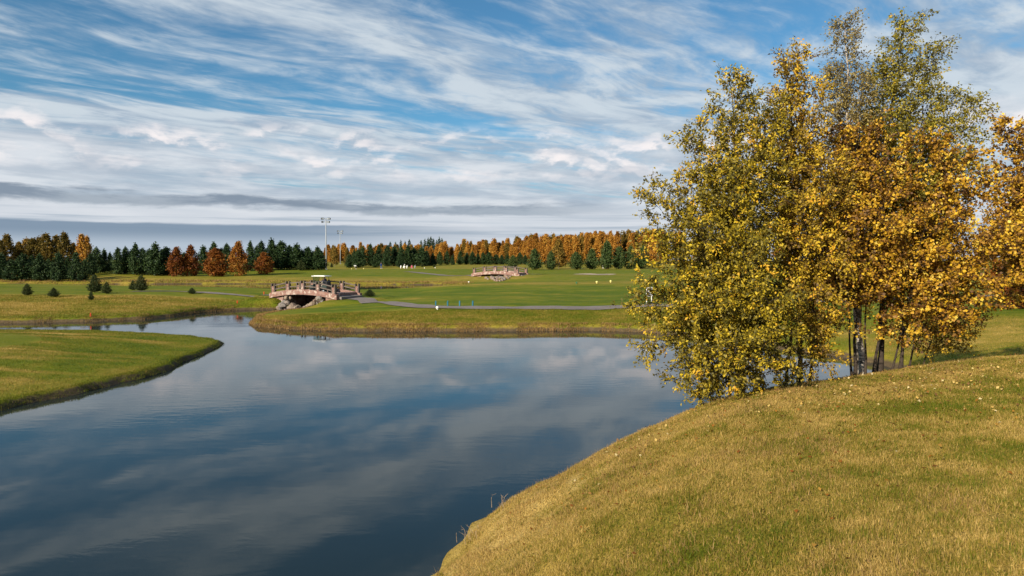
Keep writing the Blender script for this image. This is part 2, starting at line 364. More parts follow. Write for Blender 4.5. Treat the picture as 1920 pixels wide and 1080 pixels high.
def H(x, y):
    x = np.asarray(x, float); y = np.asarray(y, float)
    up = upland(x, y); d = shore(x, y)
    near = sst(x, -10, -7)*(1-sst(y, 21, 31))
    brd = np.hypot(x-BRC[0], y-BRC[1]); wb = (1-sst(brd, 4, 8))
    ws = np.maximum(near, wb)
    left = 1-sst(x, -13.5, -12); left = left*(1-sst(y, 46, 47)); mid = sst(x, -24, -21)*sst(y, 40, 43)*(1-sst(y, 56, 60))
    soft = (.38-.14*left)*sst(d, -.05, .5-.15*left)+(.085+.06*mid)*np.maximum(d-.3, 0)
    steep = (.68+.0*near)*np.maximum(d, 0)
    prof = soft*(1-ws)+steep*ws
    k = .22+.75*near
    h = smin(up, prof+.0, k)
    # bumps
    r = np.hypot(x, y)
    h = h+sst(d, .2, 3)*((fbm(x*.16, y*.16, 4, 21)-.5)*.22*(1-.5*near)+(fbm(x*.9, y*.9, 3, 33)-.5)*.07*(1-sst(r, 60, 90)))
    # path embankments at the near bridge ends stay level
    h = np.where(d > 0, np.maximum(h, .03+.25*np.minimum(d, .4)), -.12-np.minimum(-d*.5, 1.2))
    return h
def H1(x, y): return float(H(np.array([x]), np.array([y]))[0])
def ground_px(px, py, y0=3., y1=420.):
    d = ray(px, py); ys = np.concatenate([np.arange(y0, 90, .1), np.arange(90, y1, .5)]); t = ys/d[1]
    hz = np.maximum(H(d[0]*t, ys), 0); below = CAM_Z+d[2]*t <= hz
    i = int(np.argmax(below)) if below.any() else len(ys)-1
    return np.array([d[0]*t[i], ys[i], hz[i]])
def at_depth(px, Y):
    x = (px-960)/F*Y; return np.array([x, Y, H1(x, Y)])
def height_for(py, Y, z): return aty(960, py, Y)[2]-z
def span(a, b, s): return list(np.arange(a, b, s))
def grow(a, s, f, smax, end):
    o = []; q = a
    while q < end: o.append(q); q += s; s = min(s*f, smax)
    o.append(end); return o
ys = np.array(span(-40, -3, 1.5)+span(-3, 20, .2)+span(20, 72, .3)+grow(72, .35, 1.02, 2.2, 300)+grow(303, 5, 1.18, 400, 5000))
half = grow(26, .35, 1.035, 4., 200)+grow(206, 9, 1.2, 500, 4500)
xs = np.array([-q-2 for q in half[::-1]]+span(-27.7, 25.9, .3)+half)
GX, GY = np.meshgrid(xs, ys); gx, gy = GX.ravel(), GY.ravel(); gz = H(gx, gy); gd = shore(gx, gy)
B_GREEN = [(-60,30),(-60,38),(-40,38.5),(-31,38),(-25.6,36.2),(-23.3,33.6),(-23.4,31),(-25.5,28.6),(-30,27),(-45,26)]
def dryness(x, y, d=None):
    """how straw-coloured the turf is"""
    if d is None: d = shore(x, y)
    r = np.hypot(x, y)
    patch = fbm(x*.22, y*.35, 4, 71)-.5; fine = fbm(x*1.1, y*1.4, 4, 77)-.5; streak = fbm(x*.12, y*1.3, 4, 83)-.5
    o = .40+0*x
    near = sst(x, -10, -7)*(1-sst(y, 20, 30))
    # near bank: straw with green patches, drier along the brow
    o = o*(1-near)+near*(.70+.12*(1-sst(d, 3.0, 6.5)))
    # left spit: green fringe, straw lines
    sp_ = (1-sst(x, -11, -8))*(1-sst(y, 44, 47))
    o = o*(1-sp_)+sp_*(.33+1.5*np.clip(streak, -.05, 1)*sst(d, .8, 3))
    # far left rough
    cl = (1-sst(x, -24, -20))*sst(y, 46, 48)*(1-sst(y, 67, 71)); o = o*(1-cl)+cl*(.60-.22*(1-sst(d, 1, 4)))
    cg = (1-sst(x, -22, -16))*sst(y, 67, 72)*(1-sst(y, 98, 112)); o = o*(1-cg)+cg*(.24+.5*streak)
    # middle peninsula: rough front, green mound behind the path
    mf = sst(x, -24, -21)*sst(y, 42, 44)*(1-sst(y, 51, 54)); o = o*(1-mf)+mf*(.50-.12*sst(d, 3, 6))
    mm = sst(x, -20, -15)*(1-sst(x, 20, 30))*sst(y, 52.5, 54.5)*(1-sst(y, 82, 86)); o = o*(1-mm)+mm*(.17+.55*streak)
    tp = sst(x, -14, -8)*sst(y, 84, 86)*(1-sst(y, 92, 95)); o = o*(1-tp)+tp*.55
    bh = sst(x, -30, -10)*sst(y, 94, 98)*(1-sst(y, 128, 134)); o = o*(1-bh)+bh*.28
    # pond far bank and the tee slope
    pb = (1-sst(x, 0, 6))*sst(y, 120, 132)*(1-sst(y, 144, 150)); o = o*(1-pb)+pb*.56
    te = sst(y, 150, 156)*(1-sst(y, 198, 202)); o = o*(1-te)+te*.24
    tt = sst(y, 200, 203)*(1-sst(y, 212, 216)); o = o*(1-tt)+tt*.55
    fr = sst(y, 216, 222); o = o*(1-fr)+fr*.48
    # right hand hollow
    rl = sst(x, 15, 18)*sst(y, 18, 24)*(1-sst(y, 37, 40)); o = o*(1-rl)+rl*.55
    rg = sst(x, 15, 20)*sst(y, 38, 42)*(1-sst(y, 52, 55)); o = o*(1-rg)+rg*.20
    rough = (.55*patch+.50*fine)*(1-sst(r, 60, 100)*.4)+.28*streak*sst(r, 30, 50)
    o = o+rough+near*.62*(fbm(x*.75, y*.9, 4, 101)-.5)
    g = -sdist(x, y, B_GREEN); pg = sst(g, -.3, .5); o = o*(1-pg)+pg*(.30+.08*streak)
    return np.clip(o, 0, 1)
def earthness(x, y, d, z):
    r = np.hypot(x, y); near = sst(x, -10, -7)*(1-sst(y, 20, 30))
    return np.clip((1-sst(d, .1, .6))*(1-near)*.75+sst(-d, -.1, .3), 0, 1)
nx, ny = len(xs), len(ys); idx = np.arange(nx*ny).reshape(ny, nx)
quads = np.stack([idx[:-1, :-1], idx[:-1, 1:], idx[1:, 1:], idx[1:, :-1]], -1).reshape(-1, 4)
gme = mesh_np('ground', np.stack([gx, gy, gz], -1), quads, 4, M_ground, True, {'dry': dryness(gx, gy, gd), 'earth': earthness(gx, gy, gd, gz), 'gap_dark': .75*sst(gx, -10, -7)*(1-sst(gy, 17, 22))})
obj('ground', gme, kind='structure', label='rolling golf course turf around the pond')
wx = np.linspace(-115, 40, 40); wy = np.linspace(-40, 140, 46); WX, WY = np.meshgrid(wx, wy); wi = np.arange(WX.size).reshape(WX.shape)
obj('water', mesh_np('water', np.stack([WX.ravel(), WY.ravel(), np.zeros(WX.size)], -1), np.stack([wi[:-1, :-1], wi[:-1, 1:], wi[1:, 1:], wi[1:, :-1]], -1).reshape(-1, 4), 4, M_water, True),
    kind='structure', label='still dark blue pond mirroring the sky')

# paths: strips draped on the turf
def drape_strip(name, line, width, m, lift=.03, label=None, step=.5, nc=7):
    P = np.array(line, float); seg = np.hypot(*np.diff(P, axis=0).T); t = np.concatenate([[0], np.cumsum(seg)]); n = max(int(t[-1]/step), 8)
    q = np.linspace(0, t[-1], n); X = np.interp(q, t, P[:, 0]); Y = np.interp(q, t, P[:, 1])
    k = 9; ker = np.ones(k)/k; Xp = np.pad(X, k//2, 'edge'); Yp = np.pad(Y, k//2, 'edge'); X = np.convolve(Xp, ker, 'valid'); Y = np.convolve(Yp, ker, 'valid')
    tx, ty = np.gradient(X), np.gradient(Y); L = np.hypot(tx, ty); nxn, nyn = -ty/L, tx/L
    o = np.linspace(-.5, .5, nc)[None]*width; wob = (fbm(X*.4, Y*.4, 3, 3)[:, None]-.5)*.35*np.sign(o)
    VX = X[:, None]+nxn[:, None]*(o+wob); VY = Y[:, None]+nyn[:, None]*(o+wob); VZ = H(VX.ravel(), VY.ravel())+lift
    ii = np.arange(n*nc).reshape(n, nc)
    return obj(name, mesh_np(name, np.stack([VX.ravel(), VY.ravel(), VZ], -1), np.stack([ii[:-1, :-1], ii[1:, :-1], ii[1:, 1:], ii[:-1, 1:]], -1).reshape(-1, 4), 4, m, True), kind='structure', label=label)
ax = np.array([math.cos(BR_TH), -math.sin(BR_TH)])
bend = BRC+ax*3.9; lend = BRC-ax*3.9
drape_strip('path', [tuple(bend), tuple(bend+ax*2), (-13.2,62.2), (-11,59.4), (-8.3,55.6), (-5.5,53.0), (-2,52.2), (4,52.3), (10,52.8), (20,54), (32,57), (45,60), (70,64)], 1.75, M_path, .05, 'grey asphalt cart path running from the stone bridge along the green mound')
drape_strip('path', [tuple(lend), tuple(lend-ax*2.5), (-28,71.5), (-34,73.2), (-42,74.4)], .9, M_path, .05, 'grey cart path leaving the far side of the stone bridge through rough grass')
# sand bunkers
def sand_patch(pts, label, lift=.04):
    P = np.array([at_depth(px, Y)[:2] for px, Y in pts]); c = P.mean(0); n = 28; t = np.linspace(0, 2*np.pi, n, endpoint=False)
    rx, ry = np.abs(P-c).max(0); vs = [(c[0], c[1])]
    for k in (.5, 1.):
        w = 1+.22*np.sin(t*3+1)+.12*np.sin(t*5)
        vs += list(zip(c[0]+rx*k*w*np.cos(t), c[1]+ry*k*w*np.sin(t)))
    V = np.array(vs); Z = H(V[:, 0], V[:, 1])+lift
    fs = [(0, 1+i, 1+(i+1) % n) for i in range(n)]+[(1+i, 1+n+i, 1+n+(i+1) % n, 1+(i+1) % n) for i in range(n)]
    mb = MB().add([(a, b, z) for (a, b), z in zip(V, Z)], fs)
    return mb.obj('sand_bunker', M_sand, smooth=True, kind='structure', label=label)
sand_patch([(55, 116), (95, 120)], 'pale sand bunker below the dark pines and yellowing birches')
sand_patch([(1085, 142), (1140, 156)], 'grey gravel turning patch by the far footpath')
sand_patch([(790, 300), (812, 306)], 'sand bunker far behind the tee')
drape_strip('path', [at_depth(990, 138)[:2], at_depth(1020, 146)[:2], at_depth(1060, 147)[:2], at_depth(1100, 146)[:2], at_depth(1140, 150)[:2]], 2.2, M_path, .06, 'far footpath on the right of the distant stone bridge')
drape_strip('path', [at_depth(890, 140)[:2], at_depth(870, 146)[:2], at_depth(820, 160)[:2], at_depth(760, 180)[:2]], 2.0, M_path, .06, 'far footpath on the left of the distant stone bridge')

# ------------------------------------------------------------------ foliage helpers
rng = np.random.default_rng(11)
def cards(C, size, rg, aspect=.62, up=.3, axis=None, fold=.0):
    """rhombic leaf faces at points C -> verts (n,4,3)"""
    n = len(C); a = rg.normal(size=(n, 3)) if axis is None else axis+rg.normal(size=(n, 3))*.55
    a /= np.linalg.norm(a, axis=1, keepdims=True)
    nn = rg.normal(size=(n, 3)); nn = nn+(np.array([0, 0, up]) if np.isscalar(up) else np.asarray(up)); b = np.cross(nn, a); b /= np.linalg.norm(b, axis=1, keepdims=True)+1e-9
    s = np.asarray(size).reshape(-1, 1)*np.ones((n, 1)); w = s*aspect*.5
    mid = C+a*s*.45
    nz = np.cross(a, b)
    return np.stack([C, mid-b*w+nz*s*fold, C+a*s, mid+b*w+nz*s*fold], 1)
def card_mesh(name, Q, tint, m):
    n = len(Q); return mesh_np(name, Q.reshape(-1, 3), np.arange(4*n).reshape(n, 4), 4, m, False, {'tint': np.repeat(tint, 4)})
def foliage_mat(name, stops, trans=.25, var=.25, spec=.2):
    def b(N):
        oi = N.n('ShaderNodeObjectInfo').outputs['Random']
        t = N.m('ADD', N.attr('tint'), N.m('MULTIPLY', N.m('SUBTRACT', oi, .5), var))
        return leafy(N, N.ramp(t, stops), trans, .6, spec)
    return mat(name, b)
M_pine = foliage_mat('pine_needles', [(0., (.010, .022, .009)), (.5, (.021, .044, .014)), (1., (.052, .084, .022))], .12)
M_pine_l = foliage_mat('pine_needles_green', [(0., (.018, .038, .012)), (.5, (.040, .070, .018)), (1., (.085, .110, .028))], .15)  # needles of a paler green than those of the dark pines
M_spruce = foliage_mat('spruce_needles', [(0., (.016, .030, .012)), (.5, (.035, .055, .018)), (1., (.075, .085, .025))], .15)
M_birch_far = foliage_mat('autumn_birch_leaves', [(0., (.17, .070, .012)), (.45, (.37, .165, .022)), (.75, (.50, .24, .032)), (1., (.54, .32, .06))], .3, .5)
M_birch_green = foliage_mat('fading_birch_leaves', [(0., (.07, .06, .012)), (.5, (.17, .115, .02)), (.8, (.28, .17, .03)), (1., (.38, .22, .04))], .3, .5)
M_rust = foliage_mat('rust_leaves', [(0., (.10, .028, .008)), (.5, (.235, .075, .012)), (.85, (.33, .14, .02)), (1., (.38, .21, .04))], .3, .5)
M_bark_d = plain('dark_bark', (.045, .034, .026), .9, .15, 0, .35, 18)
M_bark_p = plain('pine_bark', (.14, .075, .04), .9, .15, 0, .3, 14)
def m_birchbark(N):
    p = objc(N); s = N.n('ShaderNodeMapping'); N.put(s.inputs[0], p); s.inputs[3].default_value = (3, 3, 11)
    n = N.noise(s.outputs[0], 3.2, 5, .65)
    return bsdf(N, N.ramp(n, [(.40, (.03, .025, .02)), (.50, (.34, .29, .24)), (.75, (.50, .45, .39))]), .75, bump(N, n, .3, .01), .2)
M_bark_b = mat('birch_bark', m_birchbark)

def far_trunk(name, h, r, m, wob=.1, seed=0):
    rg = np.random.default_rng(seed); pts = [(rg.normal()*wob*(i > 0), rg.normal()*wob*(i > 0), h*i/5-.15*(i == 0)) for i in range(6)]
    return MB().tube(pts, [r*(1-.85*i/5) for i in range(6)], 6).mesh(name, m, True)
def pine_proto(seed, h=7., r=1.75, m=None, shape=.8, gap=.2):
    rg = np.random.default_rng(seed); C = []; T = []
    nw = 13
    for i in range(nw):
        f = (i+.3)/nw; z = .35+f*(h-.5); rr = r*((1-f)**shape)*(.55+.45*min(1, f*5+.35)); n = int(9-4*f)
        for k in range(n):
            if rg.random() < gap*(1-f): continue
            a = k*2*math.pi/n+i*2.4+rg.normal()*.25; L = rr*rg.uniform(.72, 1.22)
            for t in np.linspace(.3, 1, 4):
                c = np.array([math.cos(a)*L*t, math.sin(a)*L*t, z+(.28*t*t+.05)*L+rg.normal()*.05])
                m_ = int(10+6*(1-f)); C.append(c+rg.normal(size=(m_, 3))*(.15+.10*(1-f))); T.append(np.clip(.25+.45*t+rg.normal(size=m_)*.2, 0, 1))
    top = np.array([0, 0, h-.15])+rg.normal(size=(40, 3))*np.array([.09, .09, .28]); C.append(top); T.append(np.full(40, .7))
    C = np.concatenate(C); T = np.concatenate(T)
    return card_mesh('crown', cards(C, rg.uniform(.28, .52, len(C)), rg, .5, .5), T, m)
def spruce_proto(seed, h=2., r=.75, m=None, n=4200, s=(.08, .17)):
    rg = np.random.default_rng(seed); C = []; A = []; T = []
    for i in range(17):
        f = (i+.4)/17; z = h*(.04+.92*f); rr = r*(1-f)**.62*(1 if f > .12 else .8)*rg.uniform(.8, 1.12); nb = int(13-7*f)
        for k in range(nb):
            a = k*2*math.pi/nb+i*1.3+rg.normal()*.2; L = rr*rg.uniform(.75, 1.2); nn = max(int(n/170*(.4+1.2*(1-f))), 5)
            t = rg.random(nn)**.7; d = np.array([math.cos(a), math.sin(a), 0])
            P = d*L*t[:, None]; P[:, 2] = z+L*(.18*t+.12*t*t); side = np.array([-d[1], d[0], 0])
            P = P+side*(rg.normal(size=nn)*.22*L*(1.1-t))[:, None]+rg.normal(size=(nn, 3))*.02*h
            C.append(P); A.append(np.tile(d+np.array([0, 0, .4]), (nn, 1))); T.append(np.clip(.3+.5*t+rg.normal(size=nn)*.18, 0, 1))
    k = 24; P = np.zeros((k, 3)); P[:, 2] = h*np.linspace(.9, 1.02, k); C.append(P); A.append(np.tile((0, 0, 1.), (k, 1))+rg.normal(size=(k, 3))*.6); T.append(np.full(k, .8))
    C = np.concatenate(C); A = np.concatenate(A); T = np.concatenate(T)
    return card_mesh('crown', cards(C, rg.uniform(*s, len(C))*h/2, rg, .5, .6, A), T, m)
def round_proto(seed, h, r, m, z0=.6, n=70, egg=.45, s=(.16, .34), loose=.34, per=34):
    rg = np.random.default_rng(seed); C = []; T = []
    for i in range(n):
        f = rg.random()**.85; prof = (math.sin(math.pi*min(1, (f*.93+.07)**egg))**.75)
        a = rg.random()*6.283; q = math.sqrt(rg.uniform(.25, 1))*r*prof*rg.uniform(.85, 1.12)
        c = np.array([math.cos(a)*q, math.sin(a)*q, z0+f*(h-z0)]); t0 = rg.uniform(.2, .8)
        C.append(c+rg.normal(size=(per, 3))*loose*rg.uniform(.6, 1.25)*(1-.45*f)); T.append(np.clip(t0+rg.normal(size=per)*.16, 0, 1))
    C = np.concatenate(C); T = np.concatenate(T); C[:, 2] = np.maximum(C[:, 2], .15)
    return card_mesh('crown', cards(C, rg.uniform(*s, len(C)), rg, .7, .4), T, m)
PROTO = {}
def proto(kind, crown, trunk, h): PROTO.setdefault(kind, []).append((crown, trunk, h))
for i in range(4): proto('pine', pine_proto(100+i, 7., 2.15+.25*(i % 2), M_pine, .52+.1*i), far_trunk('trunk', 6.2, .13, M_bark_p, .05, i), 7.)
for i in range(3): proto('sunny_pine', pine_proto(120+i, 6., 2.2, M_pine_l, .5+.08*i, .12), far_trunk('trunk', 5.2, .14, M_bark_p, .05, i), 6.)
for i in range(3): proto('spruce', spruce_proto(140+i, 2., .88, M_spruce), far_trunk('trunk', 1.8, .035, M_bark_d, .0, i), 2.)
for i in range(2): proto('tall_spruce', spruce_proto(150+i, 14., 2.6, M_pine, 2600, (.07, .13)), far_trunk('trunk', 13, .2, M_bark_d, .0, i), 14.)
for i in range(4): proto('birch', round_proto(160+i, 13., 2.5, M_birch_far, 1.2, 150, .55, (.35, .75), .55, 30), far_trunk('trunk', 11.5, .16, M_bark_b, .15, i), 13.)
for i in range(3): proto('fading_birch', round_proto(170+i, 10., 1.9, M_birch_green, 1.2, 150, .5, (.25, .52), .42, 32), far_trunk('trunk', 9, .13, M_bark_b, .12, i), 10.)
for i in range(3): proto('rust_tree', round_proto(180+i, 6.5, 1.75, M_rust, .25, 170, .68, (.18, .36), .30, 36), far_trunk('trunk', 5.6, .11, M_bark_d, .06, i), 6.5)
count = {}
ORD = 'first second third fourth fifth sixth seventh eighth ninth tenth eleventh twelfth thirteenth fourteenth fifteenth sixteenth seventeenth eighteenth nineteenth twentieth'.split()
def plant(kind, name, loc, h, wide=1., label=None, group=None, v=None):
    L = PROTO[kind]; i = count.get(kind, 0); count[kind] = i+1; c, t, ph = L[(i if v is None else v) % len(L)]
    e = empty(name, loc, (i*2.399) % 6.283, label=label, cat='tree', group=group); s = h/ph; q = 1+.22*math.sin(i*12.9898+len(kind)) if kind in ('pine', 'birch', 'fading_birch') else 1.; e.scale = (s*wide*q, s*wide*q, s)
    obj('trunk', t, e); obj('crown', c, e, kind='stuff'); return e
def plant_px(kind, name, px, top, Y, wide=1., label=None, group=None, v=None):
    p = at_depth(px, Y); h = height_for(top, Y, p[2]); return plant(kind, name, p-np.array([0, 0, .05]), h, wide, label, group, v)

# left block: fading birches above dark pines
G = 'fading birches behind the dark pines'
for kk, (px, top, Y) in enumerate(sorted([(2,452,158),(15,441,162),(37,455,166),(52,449,170),(63,448,165),(76,446,172),(88,440,165),(107,443,168),(122,438,165),(139,457,172),(-25,446,160),(-52,450,166)], reverse=True)):
    plant_px('fading_birch', 'birch_tree', px, top, Y, 1.12, ORD[kk]+' yellowing birch counted from the orange birch, behind the bunker pines', G)
for px, top, Y, w in [(154,441,163,1.05),(164,443,166,.95)]:
    plant_px('birch', 'birch_tree', px, top, Y, w, 'orange birch at the end of the row behind the dark pines', G)
G = 'dark pines by the sand bunker'
for kk, (px, top, Y) in enumerate(sorted([(-38,474,136),(-15,472,138),(4,476,138),(22,488,136),(44,476,137),(60,480,141),(74,477,137),(92,486,140),(110,474,136),(128,482,140),(144,472,136),(158,487,139),(170,476,146)], reverse=True)):
    plant_px('pine', 'pine_tree', px, top, Y, 1.05, ORD[kk]+' dense dark pine counted from below the orange birch, before the yellowing birches', G)
G = 'dark pines left of the rust coloured trees'
for kk, (px, top, Y) in enumerate(sorted([(182,465,150),(196,468,152),(207,474,155),(222,465,149),(236,464,151),(246,470,156),(255,458,149),(268,466,155),(281,468,153),(292,457,149),(304,470,154),(312,464,152)])):
    plant_px('pine', 'pine_tree', px, top, Y, .98, ORD[kk]+' dark pine from the orange birch on the way to the rust coloured trees', G)
for px, top, Y, w, lab in [(331,465,147,1.05,'narrow rust red tree at the end of the row beside dark pines'),(358,461,149,.9,'thin reddish brown tree with a dark stem between two orange trees'),
      (405,466,148,1.45,'broad round orange tree, widest of the rust coloured row'),(447,455,149,1.05,'tall tapering orange brown tree beside the broad round orange tree'),(495,474,158,1.5,'small round rust orange tree standing alone before dark pines')]:
    plant_px('rust_tree', 'rust_tree', px, top, Y, w, lab, 'rust coloured trees by the far bank')
G = 'dark pines behind the rust coloured trees'
for kk, (px, top, Y) in enumerate(sorted([(346,474,166),(382,462,164),(402,456,170),(416,466,172),(426,458,166),(436,470,170),(470,454,174),(482,462,178),(491,453,174)])):
    plant_px('pine', 'pine_tree', px, top, Y, 1.0, ORD[kk]+' dark pine from the narrow rust red tree, behind the rust coloured row', G)
G = 'dark pines left of the tall floodlight'
for kk, (px, top, Y) in enumerate(sorted([(510,449,182),(520,462,186),(529,453,182),(543,461,186),(557,458,182),(566,470,186),(577,464,184),(588,472,188),(596,463,184),(604,472,190)])):
    plant_px('pine', 'pine_tree', px, top, Y, 1.1, ORD[kk]+' dark pine past the small round rust tree, towards the tall floodlight', G)
plant_px('spruce', 'spruce_tree', 565, 487, 178, 1.0, 'small golden green spruce at the foot of the dark pines')
plant_px('fading_birch', 'birch_tree', 652, 466, 232, 1.1, 'brownish larch like tree just right of the second floodlight')
plant_px('fading_birch', 'birch_tree', 628, 462, 236, 1.1, 'brownish tree between the two floodlight masts')
G = 'dark pine belt behind the tee'
for kk, (px, top, Y) in enumerate(sorted([(665,470,240),(680,464,238),(695,458,240),(711,461,242),(727,461,238),(740,462,242),(752,463,240),(765,462,240),(777,465,243),(790,465,240),(800,470,244),(812,476,246)])):
    plant_px('pine', 'pine_tree', px, top, Y, 1.15, ORD[kk]+' dark pine from the floodlights in the dense belt below the orange wood', G)
for px, top, Y, lab in [(656,477,222,'dark pine standing forward of the belt beside the bending golfer'),(673,468,220,'large dark pine right behind the bending golfer'),(705,474,222,'free standing pine just left of the golfer in blue'),(750,475,222,'broad lone pine in front of the belt by the crouching golfers')]:
    plant_px('pine', 'pine_tree', px, top, Y, 1.15, lab)
G = 'low pine row behind the distant bridge'
for kk, (px, top, Y) in enumerate(sorted([(825,472,262),(838,471,264),(849,478,258),(863,471,262),(875,474,266),(886,473,260),(896,476,264),(906,474,262),(917,473,262),(930,477,264),(941,478,262),(952,477,260),(975,474,262),(985,478,258)])):
    plant_px('pine', 'pine_tree', px, top, Y, 1.15, ORD[kk]+' short dark pine of the low row leading to the round pines', G)
for px, top, Y, w, lab in [(962,479,212,1.15,'smallest round pine behind the distant stone bridge'),(1003,467,196,1.05,'broad round green pine just right of the distant stone bridge'),(1033,471,198,.85,'narrow green pine beside the broad round pine'),
      (1080,473,200,1.2,'round olive pine with a wide flat base'),(1110,467,206,1.0,'green pine left of the tall pale green one'),(1138,452,206,.85,'tallest pale green pine near the white clad walker'),(1160,463,208,.9,'green pine under the far floodlight'),(1182,462,210,.95,'bushy green pine right of the far floodlight'),(1205,460,212,.95,'green pine half hidden by the yellow willow')]:
    plant_px('sunny_pine', 'pine_tree', px, top, Y, w, lab, 'round pines at the wood edge')
plant_px('fading_birch', 'birch_tree', 1047, 450, 216, 1.6, 'olive brown leafy tree rising behind the round pines')
# orange wood: the front trees one by one, the rest as a mass
rw = np.random.default_rng(5)
def wood_top(px): return np.interp(px, [560, 640, 720, 800, 860, 900, 960, 1000, 1060, 1130, 1210, 1300, 1500, 2000], [470, 461, 459, 462, 454, 451, 450, 444, 440, 439, 436, 436, 430, 430])
k = 0
for px in np.arange(612, 1232, 7.4):
    for row in (0, 1):
        q = px+rw.normal()*2.5+row*3.7; Y = np.interp(q, [600, 900, 1000, 1250], [345, 320, 285, 268])+row*16+rw.uniform(-6, 6)
        near = q > 985
        plant_px('birch' if rw.random() < .72 else 'fading_birch', 'birch_tree', q, wood_top(q)+rw.uniform(-5, 9)+(2-2*row), Y, rw.uniform(.85, 1.15),
                 'orange birch in the taller wood edge behind the round pines' if near else 'orange birch in the distant wood edge behind the dark pine belt',
                 'orange birches behind the round pines' if near else 'orange birches behind the pine belt')
G = 'spruce tips above the orange wood'
for kk, (px, top) in enumerate(sorted([(732,454),(742,455),(752,451),(760,453),(768,450),(790,452),(797,449),(803,447),(808,445),(813,449),(819,451),(824,446),(829,448),(1088,437),(1118,437),(1131,436),(1186,435),(1196,433),(1203,438)])):
    plant_px('tall_spruce', 'spruce_tree', px, top, np.interp(px, [700, 1000, 1250], [362, 335, 300]), .8, ORD[kk]+' dark spruce tip above the orange wood, counted from the floodlights', G)
def merged_wood(name, spots, label):
    Vs, Fs, Ts, b = [], [], [], 0
    for i, (p, h, w) in enumerate(spots):
        me = PROTO['birch'][i % 4][0]; n = len(me.vertices); V = np.empty(n*3, np.float32); me.vertices.foreach_get('co', V); V = V.reshape(-1, 3)
        T = np.empty(n, np.float32); me.attributes['tint'].data.foreach_get('value', T)
        a = i*2.4; s = h/13.; X = (V[:, 0]*math.cos(a)-V[:, 1]*math.sin(a))*s*w; Yv = (V[:, 0]*math.sin(a)+V[:, 1]*math.cos(a))*s*w
        Vs.append(np.stack([X+p[0], Yv+p[1], V[:, 2]*s+p[2]], -1)); Ts.append(np.clip(T+((i*7) % 10)*.03-.15, 0, 1))
    V = np.concatenate(Vs); T = np.concatenate(Ts)
    return obj(name, mesh_np(name, V, np.arange(len(V)).reshape(-1, 4), 4, M_birch_far, False, {'tint': T}), kind='stuff', label=label, cat='wood')
spots = []
for px in np.arange(560, 1300, 34):
    Y = np.interp(px, [600, 900, 1000, 1250], [378, 352, 318, 302])+rw.uniform(0, 8); p = at_depth(px, Y); spots.append((p, height_for(wood_top(px)+rw.uniform(-1, 6), Y, p[2]), 1.35))
for px in np.arange(1240, 2100, 75):
    Y = 290+rw.uniform(-8, 20); p = at_depth(px, Y); spots.append((p, height_for(wood_top(px)+rw.uniform(-3, 8), Y, p[2]), 1.3))
merged_wood('far_wood', spots, 'mass of orange autumn birch wood along the horizon')
# right edge
plant_px('rust_tree', 'rust_tree', 1935, 322, 46, .9, 'reddish shrub tree behind the golden aspen at the right')
plant_px('sunny_pine', 'pine_tree', 1925, 478, 72, 1.0, 'round green bush tree above the path on the right')
plant_px('sunny_pine', 'pine_tree', 1990, 470, 76, 1.0, 'larger green bush tree beyond the path on the right')
# small young spruces on the rough grass
for px, base, hpx, w, lab in [(51,554,22,1.05,'small bushy pointed young spruce farthest from the stone bridge'),(101,557,17,1.45,'low round young spruce beside the bushy pointed one'),(178,549,34,.95,'largest young spruce of the cluster, dense and rounded'),
      (171,563,17,.75,'tiny narrow spruce in front of the largest young spruce'),(200,551,22,1.0,'young spruce close to the right of the largest one'),(250,544,18,1.15,'small spruce leaning into its taller neighbour'),(265,546,30,1.0,'young spruce with long pale leader shoot'),(360,551,11,1.6,'low dark round bush alone on the mown grass')]:
    p = ground_px(px, base); plant('spruce', 'young_spruce', p, hpx/F*p[1], w, lab, 'young spruces on the rough grass')
p = ground_px(693, 556); plant('spruce', 'low_shrub', p, .7, 1.9, 'low dark green shrub at the right foot of the stone bridge')
for px, base, hpx in [(792,499,8),(767,498,7),(814,498,6),(622,501,8)]:
    Y = 226; p = at_depth(px, Y); plant('spruce', 'young_spruce', p, hpx/F*Y, 1.0, 'tiny dark conifer on the open grass behind the tee', 'tiny conifers behind the tee')

